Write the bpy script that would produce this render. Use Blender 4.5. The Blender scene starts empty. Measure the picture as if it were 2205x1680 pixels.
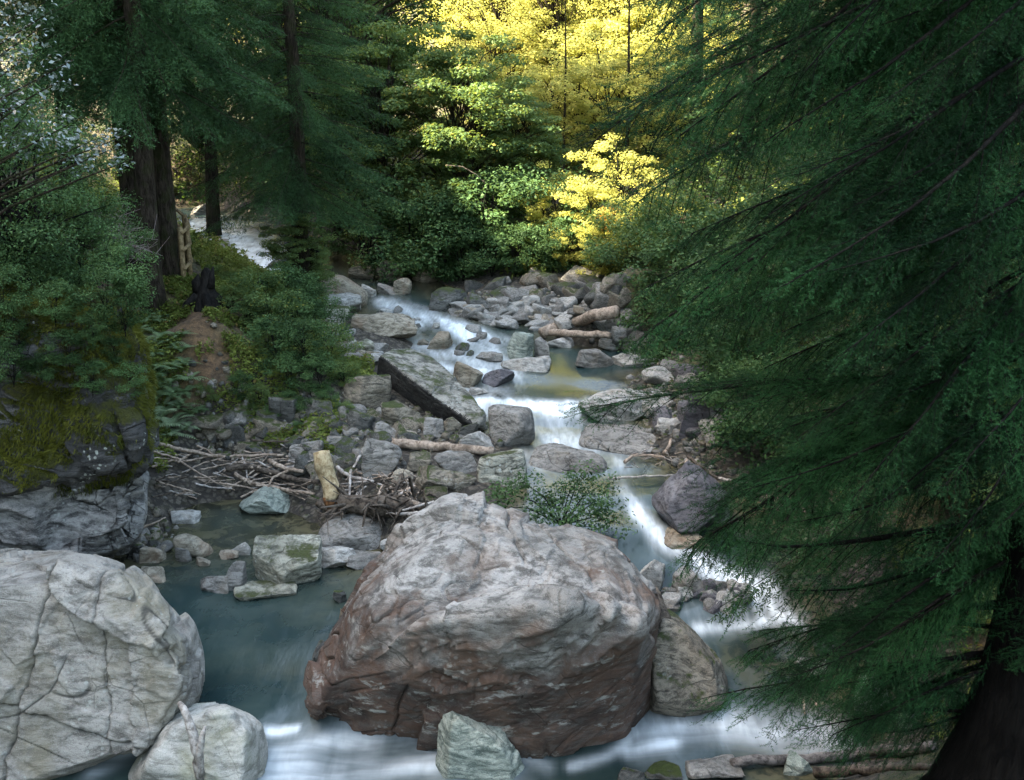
import bpy, bmesh, math, random
import numpy as np
from mathutils import Vector, Matrix, Euler

SC = bpy.context.scene
COL = SC.collection
R = math.radians

# ------------------------------------------------------------------ camera
CAM_H = 6.0
F = 2449.0                       # focal length in pixels of a 2204 x 1680 picture
PITCH = math.atan(660.0 / F)     # looking down at the river
cam_data = bpy.data.cameras.new("camera")
cam_data.sensor_width = 36.0
cam_data.lens = 36.0 * F / 2204.0
cam_data.clip_start = 0.05
cam_data.clip_end = 2000.0
cam = bpy.data.objects.new("camera", cam_data)
COL.objects.link(cam)
cam.location = (0, 0, CAM_H)
cam.rotation_euler = (math.pi / 2 - PITCH, 0, 0)
SC.camera = cam

# ------------------------------------------------------------------ light
SUN_EL, SUN_AZ = R(45), R(-95)   # azimuth from +Y, negative = to the left
world = bpy.data.worlds.new("World")
SC.world = world
world.use_nodes = True
wn = world.node_tree.nodes
wl = world.node_tree.links
sky = wn.new("ShaderNodeTexSky")
sky.sky_type = 'NISHITA'
sky.sun_disc = False
sky.sun_elevation = SUN_EL
sky.sun_rotation = SUN_AZ
sky.air_density = 1.0
sky.dust_density = 2.0
sky.ozone_density = 0.6
tint = wn.new("ShaderNodeMix")
tint.data_type = 'RGBA'
tint.blend_type = 'MULTIPLY'
tint.inputs[0].default_value = 1.0
tint.inputs[7].default_value = (1.12, 1.0, .80, 1)     # hazy summer air: a little warmer than the clear-sky model
wl.new(sky.outputs[0], tint.inputs[6])
wl.new(tint.outputs[2], wn["Background"].inputs[0])
wn["Background"].inputs[1].default_value = 0.15
sd = bpy.data.lights.new("sun", 'SUN')
sd.energy = 5.0
sd.angle = R(0.5)
sd.color = (1.0, 0.86, 0.62)
sun = bpy.data.objects.new("sun", sd)
COL.objects.link(sun)
SUN_DIR = Vector((math.sin(SUN_AZ) * math.cos(SUN_EL), math.cos(SUN_AZ) * math.cos(SUN_EL), math.sin(SUN_EL)))
sun.rotation_euler = SUN_DIR.to_track_quat('Z', 'Y').to_euler()
SC.view_settings.view_transform = 'Standard'
SC.view_settings.look = 'None'
SC.view_settings.exposure = 3.5
SC.view_settings.gamma = 1.0
SC.render.engine = 'CYCLES'
cy = SC.cycles
cy.max_bounces = 6
cy.diffuse_bounces = 3
cy.glossy_bounces = 2
cy.transmission_bounces = 3
cy.transparent_max_bounces = 4
cy.caustics_reflective = False
cy.caustics_refractive = False
cy.sample_clamp_indirect = 6.0
cy.use_denoising = True
cy.denoiser = 'OPENIMAGEDENOISE'

# ------------------------------------------------------------------ helpers
CF, SF = math.cos(PITCH), math.sin(PITCH)


def ray(px, py):
    u, v = (px - 1102.0) / F, (840.0 - py) / F
    return np.array([u, CF + v * SF, -SF + v * CF])


def at_z(px, py, z):
    d = ray(px, py)
    t = (z - CAM_H) / d[2]
    return np.array([0, 0, CAM_H]) + d * t


def at_y(px, py, y):
    d = ray(px, py)
    return np.array([0, 0, CAM_H]) + d * (y / d[1])


CROPS = {0: (0, 0, 1), 1: (0, 861, .4873), 2: (602.7, 947.1, .4361), 3: (1291.5, 818, .5131), 4: (0, 0, .4867),
         5: (258.3, 516.6, .41), 6: (602.7, 0, .41), 7: (774.9, 559.7, .3905)}


def cp(c, x, y):
    ox, oy, s = CROPS[c]
    return ox + x * s, oy + y * s


# gradient noise, vectorised
_rs = np.random.RandomState(7)
_perm = np.concatenate([_rs.permutation(256)] * 3)
_grad = _rs.normal(size=(256, 3))
_grad /= np.linalg.norm(_grad, axis=1)[:, None]


def pnoise(P, seed=0):
    P = np.asarray(P, float) + seed * 17.31
    i = np.floor(P).astype(int)
    f = P - i
    i &= 255
    w = f * f * f * (f * (f * 6 - 15) + 10)
    out = 0
    for dx in (0, 1):
        for dy in (0, 1):
            for dz in (0, 1):
                h = _perm[_perm[_perm[(i[:, 0] + dx) & 255] + ((i[:, 1] + dy) & 255)] + ((i[:, 2] + dz) & 255)]
                g = _grad[h]
                d = (g * (f - np.array([dx, dy, dz]))).sum(1)
                ww = (w[:, 0] if dx else 1 - w[:, 0]) * (w[:, 1] if dy else 1 - w[:, 1]) * (w[:, 2] if dz else 1 - w[:, 2])
                out = out + d * ww
    return out


def fbm(P, octv=4, seed=0, gain=0.5, ridged=False):
    out, a, k = 0, 1.0, 1.0
    for o in range(octv):
        n = pnoise(np.asarray(P) * k, seed + o * 3)
        if ridged:
            n = 0.5 - np.abs(n) * 1.6
        out = out + a * n
        a *= gain
        k *= 2.03
    return out


def worley_edge(P, seed=0):
    """distance between the nearest and the second nearest cell point"""
    P = np.asarray(P, float)
    base = np.floor(P).astype(int)
    d1 = np.full(len(P), 9.0)
    d2 = np.full(len(P), 9.0)
    for dx in (-1, 0, 1):
        for dy in (-1, 0, 1):
            for dz in (-1, 0, 1):
                c = base + np.array([dx, dy, dz])
                h = _perm[_perm[_perm[(c[:, 0] + seed) & 255] + (c[:, 1] & 255)] + (c[:, 2] & 255)]
                q = c + 0.5 + 0.45 * _grad[h]
                d = np.linalg.norm(P - q, axis=1)
                m = d < d1
                d2 = np.where(m, d1, np.minimum(d2, d))
                d1 = np.where(m, d, d1)
    return d2 - d1


def worley_id(P, seed=0):
    P = np.asarray(P, float)
    base = np.floor(P).astype(int)
    d1 = np.full(len(P), 9.0)
    idv = np.zeros(len(P))
    for dx in (-1, 0, 1):
        for dy in (-1, 0, 1):
            for dz in (-1, 0, 1):
                c = base + np.array([dx, dy, dz])
                h = _perm[_perm[_perm[(c[:, 0] + seed) & 255] + (c[:, 1] & 255)] + (c[:, 2] & 255)]
                d = np.linalg.norm(P - c - 0.5 - 0.45 * _grad[h], axis=1)
                m = d < d1
                d1 = np.where(m, d, d1)
                idv = np.where(m, h / 255.0, idv)
    return idv


def sstep(a, b, x):
    t = np.clip((np.asarray(x, float) - a) / (b - a), 0, 1)
    return t * t * (3 - 2 * t)


def unit(v):
    v = np.asarray(v, float)
    return v / np.maximum(np.linalg.norm(v, axis=-1, keepdims=True), 1e-9)


def make_mesh(name, V, faces, mats, smooth=False, mat_idx=None):
    """faces: int array (n,3)/(n,4) or a list of such arrays"""
    V = np.ascontiguousarray(np.asarray(V, np.float32).reshape(-1, 3))
    if not isinstance(faces, list):
        faces = [faces]
    faces = [np.asarray(f, np.int32) for f in faces if len(f)]
    me = bpy.data.meshes.new(name)
    me.vertices.add(len(V))
    me.vertices.foreach_set("co", V.ravel())
    loops = np.concatenate([f.ravel() for f in faces])
    sizes = np.concatenate([np.full(len(f), f.shape[1], np.int32) for f in faces])
    starts = np.concatenate([[0], np.cumsum(sizes)[:-1]]).astype(np.int32)
    me.loops.add(len(loops))
    me.loops.foreach_set("vertex_index", loops)
    me.polygons.add(len(sizes))
    me.polygons.foreach_set("loop_start", starts)
    if smooth:
        me.polygons.foreach_set("use_smooth", np.ones(len(sizes), bool))
    for m in (mats if isinstance(mats, (list, tuple)) else [mats]):
        me.materials.append(m)
    if mat_idx is not None:
        me.polygons.foreach_set("material_index", np.asarray(mat_idx, np.int32))
    me.update(calc_edges=True)
    return me


def link(name, me, loc=(0, 0, 0), parent=None):
    o = bpy.data.objects.new(name, me)
    COL.objects.link(o)
    o.location = loc
    if parent is not None:
        o.parent = parent
    return o


def tag(o, label, cat, group=None):
    o["label"] = label
    o["category"] = cat
    if group:
        o["group"] = group
    return o


def thing(name, label, cat, loc, group=None, rotz=0.0, scale=1.0):
    o = link(name, None, loc)
    o.rotation_euler = (0, 0, rotz)
    o.scale = (scale,) * 3
    return tag(o, label, cat, group)


def dup(root, loc, rotz, scale, label, group=None):
    r = root.copy()
    COL.objects.link(r)
    r.location = loc
    r.rotation_euler = (0, 0, rotz)
    r.scale = (scale,) * 3 if not isinstance(scale, tuple) else scale
    r["label"] = label
    if group:
        r["group"] = group
    elif "group" in r:
        del r["group"]
    for ch in list(root.children):
        c = ch.copy()
        COL.objects.link(c)
        c.parent = r
    return r


class Soup:
    """collects triangles, quads and tubes into one mesh"""

    def __init__(self):
        self.V, self.T, self.Q, self.n = [], [], [], 0

    def add(self, V, F):
        V = np.asarray(V, float).reshape(-1, 3)
        F = np.asarray(F, int)
        (self.T if F.shape[1] == 3 else self.Q).append(F + self.n)
        self.V.append(V)
        self.n += len(V)

    def tris(self, A):
        A = np.asarray(A).reshape(-1, 3, 3)
        self.add(A.reshape(-1, 3), np.arange(len(A) * 3).reshape(-1, 3))

    def quads(self, A):
        A = np.asarray(A).reshape(-1, 4, 3)
        self.add(A.reshape(-1, 3), np.arange(len(A) * 4).reshape(-1, 4))

    def tube(self, pts, radii, sides=6, bump=0.0, seed=0, cap=True):
        pts = np.asarray(pts, float)
        n = len(pts)
        radii = np.broadcast_to(np.asarray(radii, float), (n,))
        tan = unit(np.gradient(pts, axis=0))
        ref = np.array([0.0, 0, 1]) if abs(tan[:, 2]).mean() < 0.85 else np.array([0.0, 1, 0])
        a = unit(np.cross(tan, ref))
        b = np.cross(tan, a)
        th = np.linspace(0, 2 * math.pi, sides, endpoint=False)
        ring = a[:, None, :] * np.cos(th)[None, :, None] + b[:, None, :] * np.sin(th)[None, :, None]
        V = pts[:, None, :] + ring * radii[:, None, None]
        if bump:
            flat = V.reshape(-1, 3)
            k = 1.0 / max(radii.max() * 2.0, 1e-3)
            V = pts[:, None, :] + ring * (radii[:, None, None] * (1 + bump * fbm(flat * k, 3, seed).reshape(n, sides, 1)))
        idx = np.arange(n * sides).reshape(n, sides)
        q = np.stack([idx[:-1], np.roll(idx, -1, 1)[:-1], np.roll(idx, -1, 1)[1:], idx[1:]], -1).reshape(-1, 4)
        self.add(V.reshape(-1, 3), q)
        if cap:
            base = self.n
            self.add([pts[0] - tan[0] * radii[0] * .15, pts[-1] + tan[-1] * radii[-1] * .15], np.zeros((0, 3), int))
            o = base - n * sides
            for k, (row, c) in enumerate(((idx[0], base), (idx[-1], base + 1))):
                rr = row + o
                f = np.stack([rr, np.roll(rr, -1), np.full(sides, c)], -1)
                self.T.append(f if k else f[:, ::-1])

    def mesh(self, name, mat, smooth=False):
        F = []
        if self.T:
            F.append(np.concatenate(self.T))
        if self.Q:
            F.append(np.concatenate(self.Q))
        return make_mesh(name, np.concatenate(self.V), F, mat, smooth)


# ------------------------------------------------------------------ materials
class NT:
    def __init__(self, name):
        self.m = bpy.data.materials.new(name)
        self.m.use_nodes = True
        self.t = self.m.node_tree
        self.t.nodes.clear()
        self.out = self.t.nodes.new("ShaderNodeOutputMaterial")

    def n(self, typ, props=None, **ins):
        nd = self.t.nodes.new("ShaderNode" + typ)
        for k, v in (props or {}).items():
            setattr(nd, k, v)
        for k, v in ins.items():
            self.set(nd, k, v)
        return nd

    def set(self, nd, key, v):
        sock = nd.inputs[int(key[1:])] if key[0] == "i" and key[1:].isdigit() else nd.inputs[key.replace("_", " ")]
        if hasattr(v, "is_linked"):
            self.t.links.new(v, sock)
        elif hasattr(v, "outputs"):
            self.t.links.new(v.outputs[0], sock)
        else:
            if isinstance(v, (tuple, list)) and len(v) == 3 and sock.type == 'RGBA':
                v = (*v, 1)
            sock.default_value = v

    def math(self, op, a, b=0.0, clamp=False):
        return self.n("Math", {"operation": op, "use_clamp": clamp}, i0=a, i1=b).outputs[0]

    def mix(self, f, a, b):
        nd = self.n("Mix", {"data_type": 'RGBA'})
        self.set(nd, "i0", f)
        self.set(nd, "i6", a)
        self.set(nd, "i7", b)
        return nd.outputs[2]

    def range(self, v, a, b, c=0.0, d=1.0):
        return self.n("MapRange", {"interpolation_type": 'SMOOTHSTEP'}, i0=v, i1=a, i2=b, i3=c, i4=d).outputs[0]

    def noise(self, vec, scale, detail=4.0, rough=0.55, dist=0.0):
        return self.n("TexNoise", None, Vector=vec, Scale=scale, Detail=detail, Roughness=rough, Distortion=dist).outputs[0]

    def done(self, shader):
        self.t.links.new(shader.outputs[0] if hasattr(shader, "outputs") else shader, self.out.inputs[0])
        return self.m


def rock_mat(name, dark, mid, light, crack=0.6, lichen=0.0, moss=0.0, stain=None, stain_amt=0.3, strata=0.0,
             freq=1.0, mosscol=(.035, .05, .008), bump=0.6, low=None, lowz=0.0, rough=0.85):
    t = NT(name)
    tc = t.n("TexCoord").outputs["Object"]
    oi = t.n("ObjectInfo").outputs["Random"]
    off = t.n("CombineXYZ", None, X=t.math('MULTIPLY', oi, 37.0), Y=t.math('MULTIPLY', oi, 91.0), Z=t.math('MULTIPLY', oi, 13.0))
    v = t.n("VectorMath", {"operation": 'ADD'}, i0=tc, i1=off).outputs[0]
    w = t.n("TexNoise", None, Vector=v, Scale=1.7 * freq, Detail=3.0)
    warp = t.n("VectorMath", {"operation": 'MULTIPLY_ADD'}, i0=w.outputs["Color"], i1=(.20, .20, .20), i2=v).outputs[0]
    st = t.n("Mapping", None, Vector=warp, Rotation=(R(18), R(-24), R(10)), Scale=(1.0, 1.0, 3.2)).outputs[0]
    big = t.noise(warp, 1.1 * freq, 5, .6)
    med = t.noise(st, 4.5 * freq, 6, .68)
    fine = t.noise(v, 30.0, 5, .78)
    spk = t.noise(v, 130.0, 2, .6)
    c = t.mix(t.range(big, .36, .62), mid, light)
    c = t.mix(t.range(med, .58, .36), c, dark)
    c = t.mix(t.math('MULTIPLY', t.range(fine, .47, .33), .8), c, dark)
    c = t.mix(t.math('MULTIPLY', t.range(spk, .56, .72), .45), c, tuple(min(1, x * 1.5) for x in light))
    c = t.mix(t.math('MULTIPLY', t.range(spk, .42, .30), .5), c, tuple(x * .55 for x in dark))
    hgt = t.math('ADD', t.math('MULTIPLY', med, .6), t.math('MULTIPLY', fine, .16))
    if low is not None:
        sz = t.n("SeparateXYZ", None, Vector=t.n("VectorMath", {"operation": 'MULTIPLY_ADD'}, i0=w.outputs["Color"], i1=(0, 0, 1.3), i2=tc).outputs[0]).outputs[2]
        pt = t.noise(warp, 2.1, 5, .65)
        lo2 = t.mix(t.range(pt, .40, .62), low, tuple(x * .35 for x in low))
        lo2 = t.mix(t.range(t.noise(st, 3.0, 5, .7), .56, .66), lo2, (.24, .235, .21))
        szn = t.math('ADD', sz, t.math('MULTIPLY', t.math('SUBTRACT', pt, .5), 1.9))
        c = t.mix(t.math('MULTIPLY', t.range(szn, lowz + .30, lowz - .30), t.range(med, .28, .54, .25, .97)), c, lo2)
    if stain is not None:
        sn = t.noise(t.n("Mapping", None, Vector=warp, Location=(5, 3, 1), Scale=(1, 1, .6)).outputs[0], 1.6 * freq, 5, .6)
        c = t.mix(t.math('MULTIPLY', t.range(sn, .48, .68), stain_amt), c, stain)
    if strata:
        wv = t.n("TexWave", {"bands_direction": 'Z'}, Vector=st, Scale=.8 * freq, Distortion=2.2, Detail=3.0).outputs[1]
        c = t.mix(t.math('MULTIPLY', t.range(wv, .35, .0), strata), c, tuple(x * .6 for x in dark))
        hgt = t.math('ADD', hgt, t.math('MULTIPLY', wv, .35 * strata))
    if crack:
        cells = t.n("TexVoronoi", {"feature": 'DISTANCE_TO_EDGE'}, Vector=st, Scale=.75 * freq).outputs[0]
        msk = t.range(t.noise(v, .9 * freq, 2), .50, .58)
        cells2 = t.n("TexVoronoi", {"feature": 'DISTANCE_TO_EDGE'}, Vector=warp, Scale=2.4 * freq).outputs[0]
        msk2 = t.range(t.noise(v, 1.1 * freq, 2), .55, .62)
        ck = t.math('MAXIMUM', t.math('MULTIPLY', t.range(cells, .013, .002), msk), t.math('MULTIPLY', t.range(cells2, .02, .004), msk2))
        c = t.mix(t.math('MULTIPLY', ck, crack), c, tuple(x * .3 for x in dark))
        hgt = t.math('SUBTRACT', hgt, t.math('MULTIPLY', ck, .6 * crack))
    cre = t.n("Attribute", {"attribute_name": "crease"}).outputs["Fac"]
    c = t.mix(t.math('MULTIPLY', t.range(cre, .35, .95), .8), c, tuple(x * .35 for x in dark))
    nz = t.n("SeparateXYZ", None, Vector=t.n("NewGeometry").outputs["Normal"]).outputs[2]
    if lichen:
        lv = t.n("TexVoronoi", {"feature": 'F1'}, Vector=warp, Scale=15.0).outputs[0]
        lm = t.math('MULTIPLY', t.range(lv, .32, .2), t.range(t.noise(v, 2.2, 3), .54, .62))
        c = t.mix(t.math('MULTIPLY', lm, lichen), c, (.38, .41, .38))
    if moss:
        mn = t.noise(v, 2.6, 5, .65)
        mm = t.range(t.math('ADD', t.math('MULTIPLY', nz, .55), t.math('ADD', mn, t.math('MULTIPLY', t.math('SUBTRACT', fine, .5), .35))), 1.02 - .5 * moss, 1.18 - .5 * moss)
        mc = t.mix(t.noise(v, 30, 2), tuple(x * .5 for x in mosscol), tuple(x * 1.5 for x in mosscol))
        c = t.mix(mm, c, mc)
        hgt = t.math('ADD', hgt, t.math('MULTIPLY', t.math('MULTIPLY', mm, fine), 1.0))
    b = t.n("Bump", None, Height=hgt, Strength=bump, Distance=.09)
    p = t.n("BsdfPrincipled", None, Base_Color=c, Roughness=rough, Normal=b)
    p.inputs["Specular IOR Level"].default_value = .35
    return t.done(p)


def leaf_mat(name, dark, light, trans, tl=0.35, rough=.6, spec=.10, scale=.9, alt=None):
    t = NT(name)
    g = t.n("NewGeometry")
    pos = g.outputs["Position"]
    big = t.noise(pos, scale, 3, .6)
    med = t.noise(pos, scale * 4.5, 3, .6)
    c = t.mix(t.range(t.math('ADD', t.math('MULTIPLY', big, .6), t.math('MULTIPLY', med, .4)), .40, .60), dark, light)
    rnd = g.outputs["Random Per Island"]
    c = t.mix(t.math('MULTIPLY', rnd, .22), c, tuple(min(1, x * 1.9) for x in light))
    if alt:
        c = t.mix(t.math('MULTIPLY', t.math('GREATER_THAN', t.math('FRACT', t.math('MULTIPLY', rnd, 7.3)), .93), .8), c, alt)
    p = t.n("BsdfPrincipled", None, Base_Color=c, Roughness=rough)
    p.inputs["Specular IOR Level"].default_value = spec
    tr = t.n("BsdfTranslucent", None, Color=t.mix(t.range(big, .36, .64), tuple(x * .7 for x in trans), trans))
    return t.done(t.n("MixShader", None, i0=tl, i1=p, i2=tr))


def bark_mat(name, dark, light, scale=1.0, moss=0.0):
    t = NT(name)
    tc = t.n("TexCoord").outputs["Object"]
    st = t.n("Mapping", None, Vector=tc, Scale=(1, 1, .22)).outputs[0]
    n1 = t.noise(st, 22 * scale, 5, .7, .6)
    n2 = t.noise(tc, 2.5 * scale, 4, .6)
    c = t.mix(t.range(n1, .35, .65), dark, light)
    c = t.mix(t.math('MULTIPLY', t.range(n2, .5, .62), .5), c, tuple(x * .6 for x in dark))
    if moss:
        c = t.mix(t.math('MULTIPLY', t.range(t.noise(tc, 5, 4), .45, .6), moss), c, (.03, .045, .01))
    b = t.n("Bump", None, Height=n1, Strength=.8, Distance=.04)
    return t.done(t.n("BsdfPrincipled", None, Base_Color=c, Roughness=.9, Normal=b, Specular_IOR_Level=.08))


def wood_mat(name, dark, light, axis_scale=(1, 1, 1)):
    t = NT(name)
    tc = t.n("TexCoord").outputs["Object"]
    n1 = t.noise(t.n("Mapping", None, Vector=tc, Scale=axis_scale).outputs[0], 16, 5, .7, .4)
    n2 = t.noise(tc, 3.5, 4, .65)
    c = t.mix(t.range(n1, .34, .62), dark, light)
    c = t.mix(t.math('MULTIPLY', t.range(n2, .52, .66), .7), c, tuple(x * .55 for x in dark))
    b = t.n("Bump", None, Height=n1, Strength=.6, Distance=.03)
    return t.done(t.n("BsdfPrincipled", None, Base_Color=c, Roughness=.85, Normal=b, Specular_IOR_Level=.15))


M = {}
M['hero'] = rock_mat("hero_boulder_stone", (.07, .068, .062), (.20, .195, .182), (.335, .325, .305), crack=.3, strata=.12, lichen=.2, stain=(.15, .10, .07), stain_amt=.35, low=(.072, .040, .026), lowz=1.72, freq=1.1, bump=.55)
M['pale'] = rock_mat("pale_stone", (.095, .09, .08), (.19, .182, .162), (.30, .288, .262), crack=.3, lichen=.35, stain=(.20, .175, .11), stain_amt=.45, freq=.8, bump=.6)
M['white'] = rock_mat("whitish_stone", (.15, .148, .13), (.27, .267, .24), (.36, .353, .322), crack=.2, stain=(.20, .21, .10), stain_amt=.4, freq=.9, bump=.4)
M['grey'] = rock_mat("grey_stone", (.06, .058, .053), (.145, .141, .13), (.24, .233, .215), crack=.5, lichen=.25, stain=(.17, .14, .10), freq=1.6)
M['light'] = rock_mat("light_grey_stone", (.12, .12, .112), (.27, .268, .25), (.39, .385, .36), crack=.5, lichen=.2, stain=(.25, .2, .14), freq=1.6)
M['dark'] = rock_mat("dark_stone", (.025, .026, .024), (.06, .06, .055), (.11, .11, .10), crack=.5, lichen=.15, moss=.25, freq=1.6)
M['tan'] = rock_mat("tan_stone", (.09, .078, .058), (.21, .185, .14), (.31, .28, .22), crack=.5, lichen=.2, stain=(.2, .1, .05), freq=1.6)
M['brown'] = rock_mat("brown_stone", (.05, .045, .035), (.14, .12, .09), (.24, .215, .17), crack=.5, lichen=.3, moss=.25, freq=1.6)
M['purple'] = rock_mat("purplish_stone", (.032, .031, .038), (.080, .078, .088), (.15, .146, .155), crack=.4, strata=.12, freq=1.3)
M['teal'] = rock_mat("greenish_stone", (.09, .115, .10), (.22, .25, .215), (.40, .43, .37), crack=.4, strata=.22, freq=1.6)
M['lichen'] = rock_mat("lichen_covered_stone", (.07, .07, .055), (.21, .205, .16), (.36, .36, .30), crack=.4, lichen=.8, moss=.08, freq=1.5, mosscol=(.045, .055, .015))
M['cliff'] = rock_mat("mossy_cliff_stone", (.015, .016, .016), (.045, .046, .047), (.11, .11, .112), crack=.7, lichen=1.0, moss=.85, freq=1.0, bump=1.0, mosscol=(.055, .062, .010))
M['strata'] = rock_mat("layered_cliff_stone", (.045, .045, .045), (.15, .15, .145), (.29, .285, .27), crack=.7, lichen=.5, strata=.25, freq=1.0, bump=1.0)
M['slab_shade'] = rock_mat("slab_side_shade", (.006, .006, .006), (.018, .018, .018), (.05, .05, .048), crack=.4, lichen=.1, freq=1.4)  # near-black colour standing in for shade on the slab's side
M['slab'] = rock_mat("slab_stone", (.05, .05, .042), (.17, .165, .14), (.30, .29, .255), crack=.3, lichen=.5, moss=.04, freq=1.2)

M['needle'] = leaf_mat("spruce_needles", (.008, .022, .009), (.036, .080, .030), (.05, .10, .02), .22, scale=.8)
M['needle_near'] = leaf_mat("near_spruce_needles", (.003, .012, .006), (.026, .086, .030), (.03, .09, .02), .2, scale=1.3)
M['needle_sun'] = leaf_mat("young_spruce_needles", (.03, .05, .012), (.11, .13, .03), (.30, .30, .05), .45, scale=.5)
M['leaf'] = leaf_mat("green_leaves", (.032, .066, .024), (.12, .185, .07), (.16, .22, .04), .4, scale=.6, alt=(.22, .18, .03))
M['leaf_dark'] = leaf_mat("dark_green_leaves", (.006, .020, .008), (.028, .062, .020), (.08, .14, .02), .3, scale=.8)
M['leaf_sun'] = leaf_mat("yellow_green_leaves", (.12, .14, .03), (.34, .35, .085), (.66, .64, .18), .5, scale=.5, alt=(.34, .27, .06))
M['leaf_rust'] = leaf_mat("rusty_leaves", (.08, .055, .012), (.17, .11, .02), (.38, .22, .03), .5, scale=1.2, alt=(.45, .15, .04))
M['leaf_silver'] = leaf_mat("silvery_leaves", (.03, .05, .045), (.16, .20, .19), (.10, .14, .08), .2, rough=.3, spec=.8, scale=2.5)
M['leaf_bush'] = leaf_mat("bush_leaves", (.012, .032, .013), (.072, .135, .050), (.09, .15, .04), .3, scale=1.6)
M['fern'] = leaf_mat("fern_fronds", (.06, .11, .05), (.17, .25, .13), (.18, .26, .08), .4, scale=1.5)
M['fern_pale'] = leaf_mat("pale_fern_fronds", (.12, .17, .10), (.24, .32, .19), (.2, .3, .1), .35, scale=1.5)
M['cover'] = leaf_mat("ground_cover_leaves", (.05, .075, .015), (.15, .19, .045), (.18, .22, .04), .35, scale=.7, alt=(.16, .10, .04))
M['moss'] = leaf_mat("moss_strands", (.028, .038, .006), (.105, .112, .018), (.10, .11, .015), .3, scale=1.4)
M['bark'] = bark_mat("conifer_bark", (.010, .008, .006), (.045, .036, .028), 1.0, .25)
M['bark_dark'] = bark_mat("dark_bark", (.002, .002, .002), (.008, .0075, .007), 1.0)
M['twig'] = bark_mat("twig_bark", (.005, .005, .005), (.02, .018, .016), 1.0)
M['drift'] = wood_mat("driftwood", (.15, .115, .085), (.38, .31, .25))
M['drift_grey'] = wood_mat("grey_driftwood", (.16, .14, .125), (.42, .39, .36))
M['drift_yellow'] = wood_mat("yellow_driftwood", (.22, .16, .085), (.46, .38, .24))
M['drift_cut'] = wood_mat("brown_log_end", (.09, .04, .018), (.22, .11, .05))
M['drift_dark'] = wood_mat("dark_driftwood", (.028, .022, .018), (.12, .10, .08))
M['fence'] = wood_mat("fence_wood", (.12, .085, .045), (.26, .2, .11))
M['twig_pale'] = wood_mat("dead_twigs", (.14, .11, .11), (.26, .22, .22))

# ------------------------------------------------------------------ terrain and water levels


class RBF:
    def __init__(self, pts, eps=0.15):
        P = np.array([p[:2] for p in pts], float)
        v = np.array([p[2] for p in pts], float)
        n = len(P)
        K = np.sqrt(((P[:, None] - P[None]) ** 2).sum(-1) + eps * eps)
        A = np.zeros((n + 1, n + 1))
        A[:n, :n] = K
        A[:n, n] = 1
        A[n, :n] = 1
        self.P, self.eps = P, eps
        self.w = np.linalg.solve(A, np.append(v, 0))

    def __call__(self, x, y):
        x, y = np.ravel(x), np.ravel(y)
        out = np.empty(len(x))
        for i in range(0, len(x), 20000):
            s = slice(i, i + 20000)
            K = np.sqrt((x[s, None] - self.P[None, :, 0]) ** 2 + (y[s, None] - self.P[None, :, 1]) ** 2 + self.eps ** 2)
            out[s] = K @ self.w[:-1] + self.w[-1]
        return out


WPX = [(300, 1650, 0), (800, 1640, 0), (1300, 1620, 0), (1700, 1600, .02), (1450, 1570, .05), (610, 1590, .0), (560, 1540, .12), (620, 1560, .12),
       (560, 1350, .14), (450, 1200, .15), (500, 1120, .16), (720, 1260, .15), (1600, 1500, .08), (1650, 1420, .10),
       (1600, 1368, .14), (1600, 1345, .27), (1700, 1360, .14), (1700, 1335, .27), (1550, 1300, .30), (1620, 1240, .38), (1480, 1190, .48),
       (1380, 1120, .60), (1350, 1050, .66), (1300, 980, .7), (1220, 930, .74), (1060, 893, .78), (1200, 895, .78), (1290, 890, .78), (1060, 862, .96),
       (1200, 868, .96), (1290, 868, .96), (1340, 800, .99), (1100, 780, 1.02), (1150, 740, 1.05), (1000, 760, 1.07), (920, 700, 1.16),
       (870, 660, 1.24), (820, 640, 1.28), (700, 610, 1.34), (620, 590, 1.5), (560, 545, 1.6), (480, 500, 1.75), (440, 470, 1.9)]
WPTS = [tuple(at_z(a, b, z)[:2]) + (z,) for a, b, z in WPX] + [(-8, 8, .05), (8, 8, 0), (0, 2, -.1), (0, -12, -.4), (-30, 60, 3.0), (20, 60, 2.0), (12, 20, .9), (-25, 34, 2.2)]


class Shepard:
    def __init__(self, pts, eps=.12, power=2.0):
        self.P = np.array([p[:2] for p in pts], float)
        self.v = np.array([p[2] for p in pts], float)
        self.eps, self.pw = eps, power

    def __call__(self, x, y):
        x, y = np.ravel(x), np.ravel(y)
        out = np.empty(len(x))
        for i in range(0, len(x), 20000):
            s = slice(i, i + 20000)
            K = 1.0 / ((x[s, None] - self.P[None, :, 0]) ** 2 + (y[s, None] - self.P[None, :, 1]) ** 2 + self.eps ** 2) ** self.pw
            out[s] = (K @ self.v) / K.sum(1)
        return out


zw_f = Shepard(WPTS)

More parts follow.
